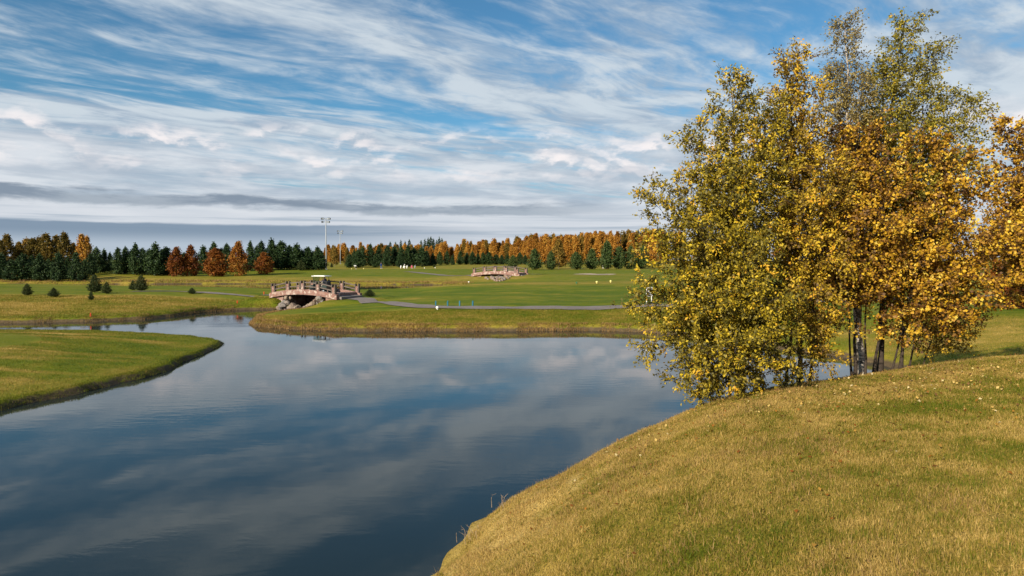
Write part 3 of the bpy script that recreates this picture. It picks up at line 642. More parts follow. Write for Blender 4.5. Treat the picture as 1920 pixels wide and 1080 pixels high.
# ------------------------------------------------------------------ stone bridges
def arc_z(x, z0, rise, hl): return z0+rise*(1-(x/hl)**2)
def band(x0, x1, y0, y1, top, bot, n=26):
    mb = MB(); vs = []
    for i in range(n+1):
        x = x0+(x1-x0)*i/n; t, b = top(x), bot(x); vs += [(x, y0, b), (x, y1, b), (x, y1, t), (x, y0, t)]
    fs = []
    for i in range(n):
        a = i*4; fs += [(a+k, a+4+k, a+4+(k+1) % 4, a+(k+1) % 4) for k in range(4)]
    fs += [(3, 2, 1, 0), (n*4, n*4+1, n*4+2, n*4+3)]
    return mb.add(vs, fs)
def stone_bridge(center, rz, zbase, s, label, wallh=.48):
    e = empty('stone_bridge', (center[0], center[1], zbase), rz, label=label, cat='bridge', group='stone footbridges'); e.scale = (s, s, s)
    hl, w = 4.15, 1.75; top = lambda x: arc_z(x, -.03, .43, hl)
    band(-hl, hl, -w-.18, -w+.18, top, lambda x: top(x)-wallh-.12*(x/hl)**2*0).obj('arch_wall', M_granite, e)
    band(-hl, hl, w-.18, w+.18, top, lambda x: top(x)-wallh).obj('arch_wall', M_granite, e)
    band(-hl-.3, hl+.3, -w+.183, w-.183, lambda x: arc_z(x, -.2, .26, hl), lambda x: arc_z(x, -.44, .26, hl)).obj('deck', M_path, e)
    band(-hl+.4, hl-.4, w+.19, w+.55, lambda x: top(x)-.3, lambda x: -1.6).obj('added_rear_wall', M_granite, e)  # wall added behind the arch to close it and keep the opening dark
    for sd in (-1, 1):
        MB().box((sd*3.2, -.05, -.75), (1.2, 3.2, 1.7), 0, .05).obj('abutment', M_granite, e)
    xs_ = [-3.72, -1.86, 0, 1.86, 3.72]
    for sy in (-w, w):
        for x in xs_:
            z = top(x)-.05
            po = MB().box((x, sy, z+.31), (.27, .28, .66), 0, .03).obj('post', M_granite, e)
            for ox in (-.19, .19):
                MB().box((x+ox, sy, z+.44), (.09, .26, .92), 0, .015).obj('timber_upright', M_timber, po)
        for a, b in zip(xs_[:-1], xs_[1:]):
            for off, hh in ((.74, .10), (.36, .10)):
                za, zb = top(a)-.05+off, top(b)-.05+off; x0, x1 = a+.24, b-.24
                mb = MB(); vs = []
                for x, z in ((x0, za), (x1, zb)):
                    vs += [(x, sy-.06, z-hh/2), (x, sy+.06, z-hh/2), (x, sy+.06, z+hh/2), (x, sy-.06, z+hh/2)]
                mb.add(vs, [(3, 2, 1, 0), (4, 5, 6, 7)]+[(k, 4+k, 4+(k+1) % 4, (k+1) % 4) for k in range(4)])
                mb.obj('rail', M_timber, e)
    return e
zb1 = 1.50
stone_bridge(BRC, -BR_TH, zb1, 1., 'pink granite arched bridge with timber rails carrying the golf cart')
b2 = at_depth(938, 139); zb2 = aty(905, 512.5, 139)[2]
stone_bridge((b2[0], b2[1]), R(-24), zb2, 1.28, 'small distant pink stone bridge over the dry rocky stream bed')

# boulders
def rock_mesh(seed, sub=2):
    rg = np.random.default_rng(seed); mb = MB().sphere((0, 0, 0), 1., 12, 8); V = np.array(mb.v)
    for i in range(9):
        d = rg.normal(size=3); d /= np.linalg.norm(d); c = rg.uniform(.62, .9); q = V@d; V -= np.outer(np.maximum(q-c, 0)*.85, d)
    V *= 1+(fbm(V[:, 0]*2+5, V[:, 1]*2+V[:, 2]*1.7, 3, seed)-.5)[:, None]*.3
    mb.v = [tuple(v) for v in V*np.array([1, .85, .75])]
    return mb.mesh('boulder', M_rock, False)
ROCKS = [rock_mesh(300+i) for i in range(6)]
def boulder(i, p, r, sc, label, group):
    o = obj('boulder', ROCKS[i % 6], None, (p[0], p[1], p[2]+r*.30), i*1.7, label=label, cat='boulder', group=group); o.scale = (r*sc[0], r*sc[1], r*sc[2]); return o
rk = np.random.default_rng(8)
GL, GR = 'boulders on the reedy side of the bridge arch', 'boulders on the lawn side of the bridge arch'
named = {0: 'large orange boulder beside the bridge arch', 1: 'round pale grey boulder standing in the water below the bridge', 2: 'tall pointed brown boulder against the dark bridge opening'}
for i, (px, py, r) in enumerate([(529,575,.40),(535,581,.36),(550,580,.42),(522,579,.30),(533,568,.30),(541,579,.26),(540,563,.26),(544,558,.22),(557,580,.42),(562,581,.3),(526,582,.25),(539,570,.34),(537,559,.3)]):
    Y = 64.9+rk.uniform(-.3, .3) if py > 574 else 65.6+rk.uniform(-.2, .4); q = aty(px, py, Y); q[2] = max(min(q[2], 1.0), -.05)
    boulder(i, q, r, (1.05, .9, 1.75 if i == 2 else 1.0), named.get(i, 'brown boulder heaped on the rough grass side of the bridge arch'), GL)
for i, (px, py, r) in enumerate([(572,580,.34),(580,577,.4),(588,579,.38),(586,573,.40),(594,572,.34),(592,566,.34),(598,577,.33),(601,571,.34),(599,562,.36),(605,566,.32),(596,560,.28),(604,575,.30),(609,570,.26),(577,575,.28)]):
    Y = 64.6+rk.uniform(-.4, .4); q = aty(px, py, Y); q[2] = max(min(q[2], 1.2), -.05)
    boulder(i+3, q, r, (1.1, .9, 1.0), 'tan boulder stepping up the lawn side of the bridge arch', GR)
for i in range(34):
    t = rk.random()**.8; px = 931+rk.normal()*(17*(1-t)+3)+t*5; py = 516.5+t*11.5; q = ground_px(px, py, 100, 137)
    boulder(i, q, rk.uniform(.28, .5), (1.1, 1, .9), 'pale stone in the dry stream bed below the distant bridge', 'stones of the dry stream bed')

# ------------------------------------------------------------------ people
M_skin = plain('skin', (.50, .32, .24), .6); M_white = plain('white_cloth', (.80, .80, .78), .8); M_navy = plain('navy_cloth', (.018, .022, .05), .85)
M_blue = plain('blue_cloth', (.03, .07, .22), .85); M_pink = plain('pink_cloth', (.55, .08, .17), .8); M_black = plain('black_cloth', (.012, .012, .014), .8); M_shoe = plain('shoe', (.6, .6, .6), .6); M_hair = plain('hair', (.03, .02, .015), .7)
def skin_mesh(name, J, E, rad_, m, parent, root=0):
    me = bpy.data.meshes.new(name); me.from_pydata([tuple(p) for p in J], E, []); me.update(); me.materials.append(m)
    o = bpy.data.objects.new(name, me); COL.objects.link(o); o.parent = parent
    sk = o.modifiers.new('Skin', 'SKIN'); sk.use_smooth_shade = True
    for i, r in enumerate(rad_): me.skin_vertices[0].data[i].radius = (r, r)
    me.skin_vertices[0].data[root].use_root = True
    o.modifiers.new('Subdivision', 'SUBSURF').levels = 1; o.modifiers['Subdivision'].render_levels = 1
    return o
POSES = {
 'stand': dict(pelvis=(0,0,.93), chest=(0,.0,1.3), neck=(0,0,1.48), head=(0,.03,1.66), kn=[(-.11,.03,.5),(.11,-.02,.5)], an=[(-.13,0,.08),(.13,0,.08)], el=[(-.26,0,1.13),(.26,0,1.13)], ha=[(-.24,.14,.92),(.24,.14,.92)]),
 'walk': dict(pelvis=(0,0,.92), chest=(.03,0,1.29), neck=(.05,0,1.47), head=(.08,0,1.65), kn=[(.17,-.1,.52),(-.05,.1,.5)], an=[(.28,-.1,.09),(-.32,.1,.13)], el=[(-.15,-.24,1.13),(.17,.24,1.13)], ha=[(-.1,-.24,.9),(.36,.24,1.0)]),
 'bend': dict(pelvis=(-.12,0,.84), chest=(.22,0,1.02), neck=(.4,0,1.02), head=(.56,0,.94), kn=[(.05,-.12,.46),(.03,.12,.46)], an=[(-.02,-.14,.08),(-.04,.14,.08)], el=[(.34,-.2,.76),(.34,.2,.76)], ha=[(.42,-.08,.52),(.42,.08,.52)]),
 'crouch': dict(pelvis=(-.05,0,.34), chest=(.08,0,.68), neck=(.14,0,.84), head=(.2,0,1.0), kn=[(.36,-.15,.52),(.36,.15,.48)], an=[(.14,-.14,.08),(.12,.14,.08)], el=[(.22,-.26,.58),(.22,.26,.58)], ha=[(.46,-.16,.5),(.46,.16,.5)]),
 'sit': dict(pelvis=(0,0,.52), chest=(-.05,0,.88), neck=(-.04,0,1.06), head=(0,0,1.24), kn=[(.45,-.13,.56),(.45,.13,.56)], an=[(.55,-.13,.1),(.55,.13,.1)], el=[(.1,-.26,.78),(.1,.26,.78)], ha=[(.38,-.14,.84),(.38,.14,.84)]),
}
def person(loc, rz, pose, top, legs, cap, label, s=1.):
    e = empty('person', loc, rz, label=label, cat='person'); e.scale = (s, s, s); P = {k: ([np.array(q, float) for q in v] if isinstance(v, list) else np.array(v, float)) for k, v in POSES[pose].items()}
    side = np.array([0., 1., 0]) if abs(P['el'][0][1]) > .1 else np.array([1., 0, 0])
    sg = [np.sign((P['el'][i]-P['chest'])@side) for i in (0, 1)]
    sh = [P['neck']*.8+P['chest']*.2+side*.19*g for g in sg]; hp = [P['pelvis']+side*.09*np.sign((P['kn'][i]-P['pelvis'])@side+1e-6) for i in (0, 1)]
    fwd = np.array([1., 0, 0]) if side[1] else np.array([0, 1., 0])
    toe = [P['an'][i]+fwd*.17+np.array([0, 0, -.04]) for i in (0, 1)]
    J = [P['pelvis'], P['chest'], P['neck'], P['head'], P['head']+np.array([0, 0, .07])]; E = [(0, 1), (1, 2), (2, 3), (3, 4)]; r = [.14, .15, .06, .095, .07]
    for i in (0, 1):
        b = len(J); J += [sh[i], P['el'][i], P['ha'][i], P['ha'][i]+(P['ha'][i]-P['el'][i])*.3]; E += [(1, b), (b, b+1), (b+1, b+2), (b+2, b+3)]; r += [.062, .045, .033, .03]
        b = len(J); J += [hp[i], P['kn'][i], P['an'][i], toe[i]]; E += [(0, b), (b, b+1), (b+1, b+2), (b+2, b+3)]; r += [.085, .06, .042, .035]
    skin_mesh('body', J, E, r, M_skin, e)
    J = [P['pelvis']+(P['chest']-P['pelvis'])*.05, P['chest'], P['neck']*.85+P['chest']*.15]; E = [(0, 1), (1, 2)]; r = [.165, .175, .10]
    for i in (0, 1):
        b = len(J); J += [sh[i], P['el'][i], P['ha'][i]*.9+P['el'][i]*.1]; E += [(1, b), (b, b+1), (b+1, b+2)]; r += [.078, .06, .05]
    skin_mesh('jacket', J, E, r, top, e)
    J = [P['pelvis']]; E = []; r = [.155]
    for i in (0, 1):
        b = len(J); J += [hp[i], P['kn'][i], P['an'][i]+np.array([0, 0, .03])]; E += [(0, b), (b, b+1), (b+1, b+2)]; r += [.10, .075, .06]
    skin_mesh('trousers', J, E, r, legs, e)
    for i in (0, 1): MB().tube([P['an'][i]-fwd*.07+np.array([0, 0, -.02]), P['an'][i]+fwd*.06+np.array([0, 0, -.025]), toe[i]+fwd*.03], [.05, .055, .035], 8).obj('shoe', M_shoe, e, smooth=True)
    h = P['head']+np.array([0, 0, .02])
    c = MB().sphere(h+np.array([0, 0, .06]), .118, 10, 7, (1, 1, .8)); c.box(h+fwd*.13+np.array([0, 0, .07]), (.12, .12, .015)); c.obj('cap', cap, e, smooth=True)
    return e
def px_floor(px, Y, dz=0): p = at_depth(px, Y); return p+np.array([0, 0, dz])
person(px_floor(668, 206), R(180), 'bend', M_white, M_black, M_white, 'golfer in white top and dark trousers bending over on the tee', 1.05)
person(px_floor(715, 208), R(160), 'walk', M_blue, M_blue, M_navy, 'golfer walking in dark blue clothes before the pines', 1.02)
person(px_floor(757.5, 206), R(-20), 'crouch', M_white, M_white, M_white, 'golfer all in white crouching on the tee', 1.1)
person(px_floor(771.5, 206), R(10), 'crouch', M_pink, M_pink, M_hair, 'golfer in pink crouching beside the one in white', 1.0)
person(px_floor(1130.5, 226), R(200), 'stand', M_white, M_white, M_white, 'person all in white standing by the round green pines', 1.0)
def golf_bag(p, m, label):
    e = empty('golf_bag', p, .5, label=label, cat='bag'); MB().tube([(0, 0, 0), (.03, 0, .45), (.08, 0, .85)], [.15, .14, .15], 10).obj('bag_body', m, e, smooth=True)
    for k in range(4): MB().tube([(.08+.03*k-.05, .04*(k % 2), .8), (.12+.04*k-.05, .05*(k % 2), 1.02+.03*k)], .012, 5).obj('club', M_steel, e)
    MB().tube([(.0, .13, .5), (-.25, .25, 0)], .012, 5).obj('stand_leg', M_dark, e)
golf_bag(px_floor(751.5, 206), M_white, 'white golf bag standing left of the crouching golfers')
golf_bag(px_floor(763, 205.5), M_white, 'white golf bag between the golfer in white and the one in pink')
golf_bag(px_floor(778, 206), M_steel, 'grey golf bag right of the golfer in pink')

# ------------------------------------------------------------------ golf cart on the bridge
M_cartw = plain('cart_white', (.78, .77, .72), .35, .5, 0, .04); M_cartd = plain('cart_body', (.035, .05, .045), .3, .5, 0, .05); M_carts = plain('cart_seat', (.32, .28, .24), .7); M_tyre = plain('tyre', (.02, .02, .02), .9)
M_glass = mat('windscreen', lambda N: (lambda g: (g.inputs['Base Color'].__setattr__('default_value', (.55, .72, .68, 1)), g.inputs['Transmission Weight'].__setattr__('default_value', .9), g.inputs['Roughness'].__setattr__('default_value', .03), g.outputs[0])[3])(N.n('ShaderNodeBsdfPrincipled')))
cc = BRC+np.array([math.cos(BR_TH), -math.sin(BR_TH)])*.42+.35*np.array([math.sin(BR_TH), math.cos(BR_TH)])
cz = zb1+arc_z(.42, -.2, .26, 4.15)+.003
cart = empty('golf_cart', (cc[0], cc[1], cz), math.pi-BR_TH, label='white roofed golf cart crossing the stone bridge', cat='golf cart'); cart.scale = (.88, .88, .88)
bd = MB()
prof = [(-1.15,.35),(-1.2,.75),(-.75,.82),(-.35,.62),(.25,.36),(.62,.36),(.72,.82),(.98,.80),(1.22,.55),(1.22,.28),(-.6,.22)]
n = len(prof); bd.add([(x, sy*.55, z) for sy in (-1, 1) for x, z in prof], [tuple(range(n)), tuple(range(2*n-1, n-1, -1))]+[(i, n+i, n+(i+1) % n, (i+1) % n) for i in range(n)])
bd.obj('body', M_cartd, cart)
MB().box((-.25, 0, .72), (.5, 1.0, .16), 0, .05).obj('seat', M_carts, cart)
MB().box((-.5, 0, 1.0), (.12, 1.0, .5), 0, .05).obj('seat_back', M_carts, cart)
rf = MB(); rf.box((-.05, 0, 1.80), (1.95, 1.2, .07), 0, .03); rf.box((-.05, 0, 1.85), (1.5, .9, .04), 0, .018); rf.obj('roof', M_cartw, cart)
for x0, x1 in ((.75, .70), (-.75, -.62)):
    for sy in (-.5, .5): MB().tube([(x0, sy, .75), (x1, sy, 1.78)], .022, 6).obj('pillar', M_dark, cart)
MB().box((.755, 0, 1.28), (.012, .96, .95)).obj('windscreen', M_glass, cart)
for x in (-.78, .8):
    for sy in (-.5, .5):
        w_ = MB().tube([(x, sy-.09, .23), (x, sy+.09, .23)], .23, 16).obj('wheel', M_tyre, cart); MB().tube([(x, sy-.1, .23), (x, sy+.1, .23)], .11, 12).obj('hub', M_steel, w_)
MB().tube([(.55, -.25, .75), (.38, -.25, 1.02)], .02, 6).obj('steering_column', M_dark, cart)
MB().tube([(.38+.05*math.cos(a), -.25+.17*math.sin(a), 1.03+.14*math.cos(a)) for a in np.linspace(0, 6.283, 14)], .016, 5, False).obj('steering_wheel', M_dark, cart)
MB().box((-.98, 0, .98), (.26, .7, .5), 0, .06).obj('bag_rack', M_dark, cart)
dp = np.array([math.cos(math.pi-BR_TH), math.sin(math.pi-BR_TH)]); dn = np.array([-dp[1], dp[0]])
dl = cc-dp*.22+dn*-.25*.9
person((dl[0], dl[1], cz+.26), math.pi-BR_TH, 'sit', M_navy, M_black, M_white, 'golf cart driver in dark jacket and white cap', .98)

# ------------------------------------------------------------------ floodlight masts
def mast(px, Y, top, label):
    p = at_depth(px, Y); h = height_for(top, Y, p[2]); e = empty('floodlight_mast', p, R(12), label=label, cat='floodlight', group='floodlight masts'); k = h/16.
    MB().tube([(0, 0, -.2), (0, 0, h*.5), (0, 0, h-.3)], [.21*k, .17*k, .12*k], 12).obj('pole', M_steel, e, smooth=True)
    MB().box((0, 0, .03), (.8*k, .8*k, .12), 0, .02).obj('base_plate', M_steel, e)
    for j, z in enumerate((h-.35*k, h-1.35*k)):
        MB().box((0, 0, z), (2.2*k, .12*k, .12*k)).obj('crossarm', M_steel, e)
        for x, a in ((-1.15, .5), (-.8, .2), (.75, -.3), (1.15, -.6)) if j == 0 else ((-1.0, .6), (.5, -.2), (.95, -.5)):
            lh = MB().box((x*k, -.25*k, z), (.52*k, .5*k, .58*k), a, .08*k).obj('lamp_head', M_dark, e)
            MB().box((x*k+.20*k*math.sin(a)*1.3, -.25*k-.262*k*math.cos(a), z-.02), (.42*k, .03*k, .42*k), a).obj('lamp_glass', M_glass_lamp, lh)
    return e
mast(612, 206, 408, 'tallest steel floodlight mast beside the dark pines')
mast(638.5, 290, 432, 'second steel floodlight mast, standing farther back near the orange wood')
mast(1163, 270, 433, 'floodlight mast rising behind the round green pines')

# ------------------------------------------------------------------ markers, stakes, sign
M_yel = plain('yellow_paint', (.72, .62, .22), .5); M_wht = plain('white_paint', (.80, .78, .74), .5); M_red = plain('red_paint', (.50, .06, .015), .5); M_cyan = plain('teal_paint', (.02, .13, .19), .5); M_grn = plain('green_paint', (.01, .16, .09), .5)
def marker(px, py, m, r, label, group, peg=True, Y=None):
    p = ground_px(px, py) if Y is None else at_depth(px, Y); e = empty('tee_marker', p, 0, label=label, cat='tee marker', group=group)
    MB().sphere((0, 0, r*1.35), r, 12, 8, (1, 1, .95)).obj('ball', m, e, smooth=True); MB().tube([(0, 0, -.05), (0, 0, r*.6)], [r*.35, r*.5], 8).obj('peg', m, e)
for px, Y in ((659.5, 200), (682, 201)): marker(px, 0, M_yel, .15, 'yellow tee marker near the bending golfer', 'yellow markers by the far tee', Y=Y)
for px, py in ((1119, 531.5), (1145, 530)): marker(px, py, M_yel, .14, 'pale yellow tee marker on the crest of the green mound', 'yellow markers on the mound')
for px, Y in ((796, 203), (816, 205)): marker(px, 0, M_wht, .14, 'white tee marker right of the crouching golfers', 'white markers by the far tee', Y=Y)
marker(879, 531, M_wht, .14, 'white marker ball on the crest below the distant bridge', 'single markers')
marker(820, 581, M_wht, .12, 'white marker ball on the grass in front of the cart path', 'single markers')
marker(1081, 532, M_grn, .10, 'small green marker on the crest left of the yellow ones', 'single markers')
def stake(px, py, h, r, m, label, group, name='stake'):
    p = ground_px(px, py); e = empty(name, p, px, label=label, cat='stake', group=group)
    MB().box((0, 0, h/2-.08), (r, r, h+.1), 0, r*.15).obj('shaft', m, e); MB().add([(-r/2, -r/2, h-.03), (r/2, -r/2, h-.03), (r/2, r/2, h-.03), (-r/2, r/2, h-.03), (0, 0, h+r*.5)], [(3, 2, 1, 0), (0, 1, 4), (1, 2, 4), (2, 3, 4), (3, 0, 4)]).obj('tip', m, e)
for px in (817, 839.5, 862, 886.5): stake(px, 574.5, .42, .10, M_cyan, 'short teal post in the row along the cart path', 'teal posts by the path')
stake(170, 594, .28, .10, M_red, 'red hazard stake on the far bank below the young spruces', 'red hazard stakes')
stake(445, 569, .26, .10, M_red, 'red hazard stake on the bank left of the bridge boulders', 'red hazard stakes')
stake(495, 552, .28, .10, M_red, 'red hazard stake by the left end of the stone bridge', 'red hazard stakes')
p = ground_px(1217, 571); sg = empty('tee_sign', p, R(8), label='white board sign on two legs beside the yellow willow', cat='sign')
for x in (-.2, .2): MB().box((x, 0, .55), (.06, .06, 1.2), 0, .01).obj('leg', M_wht, sg)
MB().box((0, -.035, 1.0), (.52, .05, .75), 0, .015).obj('board', M_wht, sg)

# ------------------------------------------------------------------ the clump of trees on the near bank
M_lf_willow = foliage_mat('willow_leaves', [(0., (.085, .075, .010)), (.28, (.165, .128, .010)), (.58, (.345, .250, .011)), (.82, (.55, .40, .018)), (1., (.58, .32, .020))], .22, .0, .35)
M_lf_aspen = foliage_mat('golden_aspen_leaves', [(0., (.11, .050, .010)), (.25, (.29, .140, .012)), (.52, (.48, .265, .014)), (.80, (.63, .40, .022)), (1., (.68, .50, .08))], .24, .0, .35)
M_lf_mixed = foliage_mat('turning_leaves', [(0., (.11, .060, .012)), (.28, (.235, .150, .012)), (.58, (.42, .28, .016)), (.82, (.62, .42, .022)), (1., (.60, .30, .020))], .22, .0, .35)
M_lf_birch = foliage_mat('green_birch_leaves', [(0., (.070, .060, .012)), (.32, (.17, .150, .016)), (.62, (.32, .265, .022)), (.85, (.50, .38, .030)), (1., (.52, .30, .03))], .36, .0, .35)
M_lf_pale = foliage_mat('sparse_birch_leaves', [(0., (.11, .080, .030)), (.4, (.25, .19, .055)), (.75, (.42, .32, .09)), (1., (.50, .38, .14))], .36, .0, .35)
class TubeBag:
    def __init__(s): s.V = []; s.F = []; s.b = 0
    def add(s, P, rr, n):
        P = np.asarray(P); m = len(P); T = np.gradient(P, axis=0); T /= np.linalg.norm(T, axis=1, keepdims=True)+1e-9
        ref = np.where(np.abs(T[:, 2:3]) < .9, np.array([[0, 0, 1.]]), np.array([[1., 0, 0]])); A = np.cross(T, ref); A /= np.linalg.norm(A, axis=1, keepdims=True)+1e-9; B = np.cross(T, A)
        q = np.arange(n)*2*np.pi/n; R_ = np.asarray(rr).reshape(-1, 1, 1)
        s.V.append((P[:, None]+R_*(np.cos(q)[None, :, None]*A[:, None]+np.sin(q)[None, :, None]*B[:, None])).reshape(-1, 3))
        i = np.arange(m-1)[:, None]*n; k = np.arange(n)[None]; k2 = (k+1) % n
        s.F.append((np.stack([i+k, i+n+k, i+n+k2, i+k2], -1)+s.b).reshape(-1, 4)); s.b += m*n
    def mesh(s, name, m): return mesh_np(name, np.concatenate(s.V), np.concatenate(s.F), 4, m, True)
def curve(a, b, n, wob, rg, bow=None):
    t = np.linspace(0, 1, n)[:, None]; P = a+(b-a)*t
    w = np.cumsum(rg.normal(size=(n, 3))*wob, 0); w -= t*w[-1]; P = P+w
    if bow is not None: P = P+np.sin(t*np.pi)*bow
    return P
def grown_tree(name, seed, base, stems, leaf_mat, bark, label, leaf=.07, aspect=.6, blen=.9, nbr=26, ntw=7, nlf=7, t0=.18, upang=.55, droop=.0, r0=.05, taper_top=.25, tint=(.5, .18), low=1.0, orange=0., flat=.0, branch_mat=None):
    rg = np.random.default_rng(seed); e = empty(name, tuple(base), 0, label=label, cat='tree'); B = np.asarray(base, float)
    tk, br = TubeBag(), TubeBag(); LC, LA, LT = [], [], []; mains = []; nmain = 3
    for si, st in enumerate(stems):
        tip = np.asarray(st[0], float)-B; spread = st[1] if len(st) > 1 else 1.; off = np.array([rg.normal()*.16, rg.normal()*.16, -.15])*(si > 0); off[2] = H1(B[0]+off[0], B[1]+off[1])-B[2]-.12
        if si >= nmain: Mn = min(mains, key=lambda m: np.linalg.norm((m[-1]-tip)[:2])); off = Mn[(2 if tip[2] > 1.6 else 1)+si % 3].copy()
        L = np.linalg.norm(tip-off); up = np.array([0, 0, L*.12]); horiz = tip*np.array([1, 1, 0])
        S_ = curve(off, tip, 14, .022*L/4, rg, (-horiz*.14 if si < nmain else 0)+up*.3); rad0 = r0*(L/6)**.8*(.95 if si == 0 else .6 if si < nmain else .38)
        if si < nmain: mains.append(S_)
        rr_ = rad0*np.linspace(1, .12, 14)
        if si < nmain: rr_[0] *= 1.7; rr_[1] *= 1.12
        tk.add(S_, rr_, 8)
        nb = max(int(nbr*1.9*L/5), 8)
        for k in range(nb):
            tt = t0 if si < nmain else .05; t = tt+(1-tt)*((k+rg.random())/nb)**.92; f = t*13; i = min(int(f), 12); p0 = S_[i]+(S_[i+1]-S_[i])*(f-i)
            d = S_[min(i+2, 13)]-S_[max(i-1, 0)]; d /= np.linalg.norm(d); az = k*2.399+rg.normal()*.5
            x = np.cross(d, (.3, .9, .1)); x /= np.linalg.norm(x); y = np.cross(d, x)
            out = math.cos(az)*x+math.sin(az)*y; prof = (taper_top+(1-taper_top)*(1-t)**.75)*(low+(1-low)*min(1, t*2.2))
            Lb = blen*1.3*spread*prof*rg.uniform(.55, 1.25)
            dr = out*(1-upang*.5)+d*upang+np.array([0, 0, .12]); dr /= np.linalg.norm(dr)
            q0 = p0+dr*Lb+np.array([0, 0, -droop*Lb*Lb*.6]); Bc = curve(p0, q0, 6, .035*Lb, rg, np.array([0, 0, .10*Lb+droop*.1])); rb = max(.16*rad0*(1-t*.6)*(.4+Lb), .004)
            br.add(Bc, rb*np.linspace(1, .25, 6), 4)
            nt = max(int(ntw*Lb/.7), 3)
            for m in range(nt+1):
                s = .22+.78*(m+rg.random()*.7)/nt if m < nt else 1.; s = min(s, .98); g = s*5; j = min(int(g), 4); a0 = Bc[j]+(Bc[j+1]-Bc[j])*(g-j)
                bd_ = Bc[j+1]-Bc[j]; bd_ /= np.linalg.norm(bd_)+1e-9; td = bd_*.75+rg.normal(size=3)*.55+np.array([0, 0, .22-droop]); td /= np.linalg.norm(td); Lt = rg.uniform(.18, .42)*(.75+.3*blen)*(1-.3*s)
                T = np.stack([a0, a0+td*Lt*.5+rg.normal(size=3)*.015, a0+td*Lt+np.array([0, 0, -droop*Lt*.5])])
                br.add(T, [.0035, .0028, .0015], 3)
                n = max(int(rg.poisson(nlf*3.5)), 1); u_ = rg.uniform(.12, 1.05, n); C = a0+(T[2]-a0)*u_[:, None]+rg.normal(size=(n, 3))*.035
                ax_ = td+rg.normal(size=(n, 3))*.6; ax_[:, 2] -= .30+droop
                LC.append(C); LA.append(ax_); z = (C[:, 2])/max(tip[2], 1e-3)
                base_t = tint[0]+orange*rg.normal()*.25+(rg.normal()*.15)
                LT.append(np.clip(base_t+rg.normal(size=n)*tint[1]-.10*np.clip(z-.75, 0, 1)*2, 0, 1))
    C = np.concatenate(LC); A = np.concatenate(LA); T = np.concatenate(LT); n = len(C)
    keep = (C[:, 2]+B[2]) > np.maximum(H(C[:, 0]+B[0], C[:, 1]+B[1]), 0)+.03; C, A, T = C[keep], A[keep], T[keep]; n = len(C)
    Q = cards(C, leaf*.80*rg.uniform(.5, 1.3, n), rg, aspect, (-.55, -.75, .85), A/ (np.linalg.norm(A, axis=1, keepdims=True)+1e-9)*1.3, .12)
    obj('trunk', tk.mesh('trunk', bark), e); obj('branches', br.mesh('branches', branch_mat or M_bark_d), e); obj('crown', card_mesh('crown', Q, T, leaf_mat), e, kind='stuff')
    return n
nl = 0
def P3(*a): return aty(*a)
def foot(px, Y): return at_depth(px, Y)
nl += grown_tree('willow_tree', 1, foot(1392, 12.6), [(P3(1368,150,12.8),),(P3(1335,225,13.0),),(P3(1292,262,12.5),),(P3(1262,345,12.4),.9),(P3(1222,352,12.1),.7),(P3(1408,178,13.0),),(P3(1442,205,12.4),),(P3(1425,290,12.0),1.),(P3(1345,320,12.2),1.),(P3(1222,470,11.9),1.),(P3(1200,560,11.7),.95),(P3(1225,640,11.6),.95),(P3(1300,700,11.4),.8),(P3(1330,560,11.2),1.1),(P3(1400,480,11.2),1.1),(P3(1450,560,11.0),1.1),(P3(1380,660,10.9),.95),(P3(1460,680,11.0),.8),(P3(1310,420,11.6),1.1),(P3(1380,330,11.8),1.1),(P3(1272,722,12.0),.7),(P3(1318,742,11.9),.75),(P3(1372,738,11.7),.75),(P3(1425,722,11.6),.75),(P3(1470,705,11.7),.75),(P3(1500,690,12.2),.7),(P3(1345,700,11.4),.8)],
   M_lf_willow, M_bark_d, 'broad yellow green willow leaning over the pond with leaves down to the bank', .078, .52, .80, 24, 7, 6.5, .14, .55, .0, .045, .22, (.42, .20), 1., .8)
nl += grown_tree('willow_tree', 2, foot(1500, 13.3), [(P3(1478,112,13.2),.75),(P3(1500,98,13.4),.7),(P3(1527,165,13.0),.8),(P3(1462,190,13.0),),(P3(1590,330,13.0),1.),(P3(1480,270,12.4),1.),(P3(1540,300,12.2),1.1),(P3(1500,380,11.9),1.1),(P3(1550,470,11.9),1.1),(P3(1510,560,11.7),1.1),(P3(1545,640,12.0),.9),(P3(1530,690,12.4),.6)],
   M_lf_mixed, M_bark_d, 'willow with long bare tipped top shoots and orange yellow leaves', .075, .55, .78, 24, 7, 6.0, .16, .60, .0, .045, .20, (.44, .2), 1., .8)
nl += grown_tree('birch_tree', 3, foot(1617, 13.9), [(P3(1584,42,14.2),1.),(P3(1562,130,14.4),.8),(P3(1605,150,14.0),.9)],
   M_lf_pale, M_bark_b, 'slender pale trunked birch with a sparse silvery crown', .055, .7, .75, 40, 6, 4.6, .30, .55, .25, .055, .22, (.45, .22))
nl += grown_tree('aspen_tree', 4, foot(1603, 13.4), [(P3(1608,250,13.6),),(P3(1560,255,13.8),),(P3(1652,250,13.6),),(P3(1570,400,12.6),1.1),(P3(1625,420,12.3),1.1),(P3(1670,330,12.8),1.),(P3(1590,540,12.6),.9)],
   M_lf_aspen, M_bark_d, 'dark stemmed aspen with rusty orange leaves in the middle of the clump', .070, .85, .85, 24, 7, 5.0, .24, .5, .05, .040, .25, (.32, .2), 1., .9)
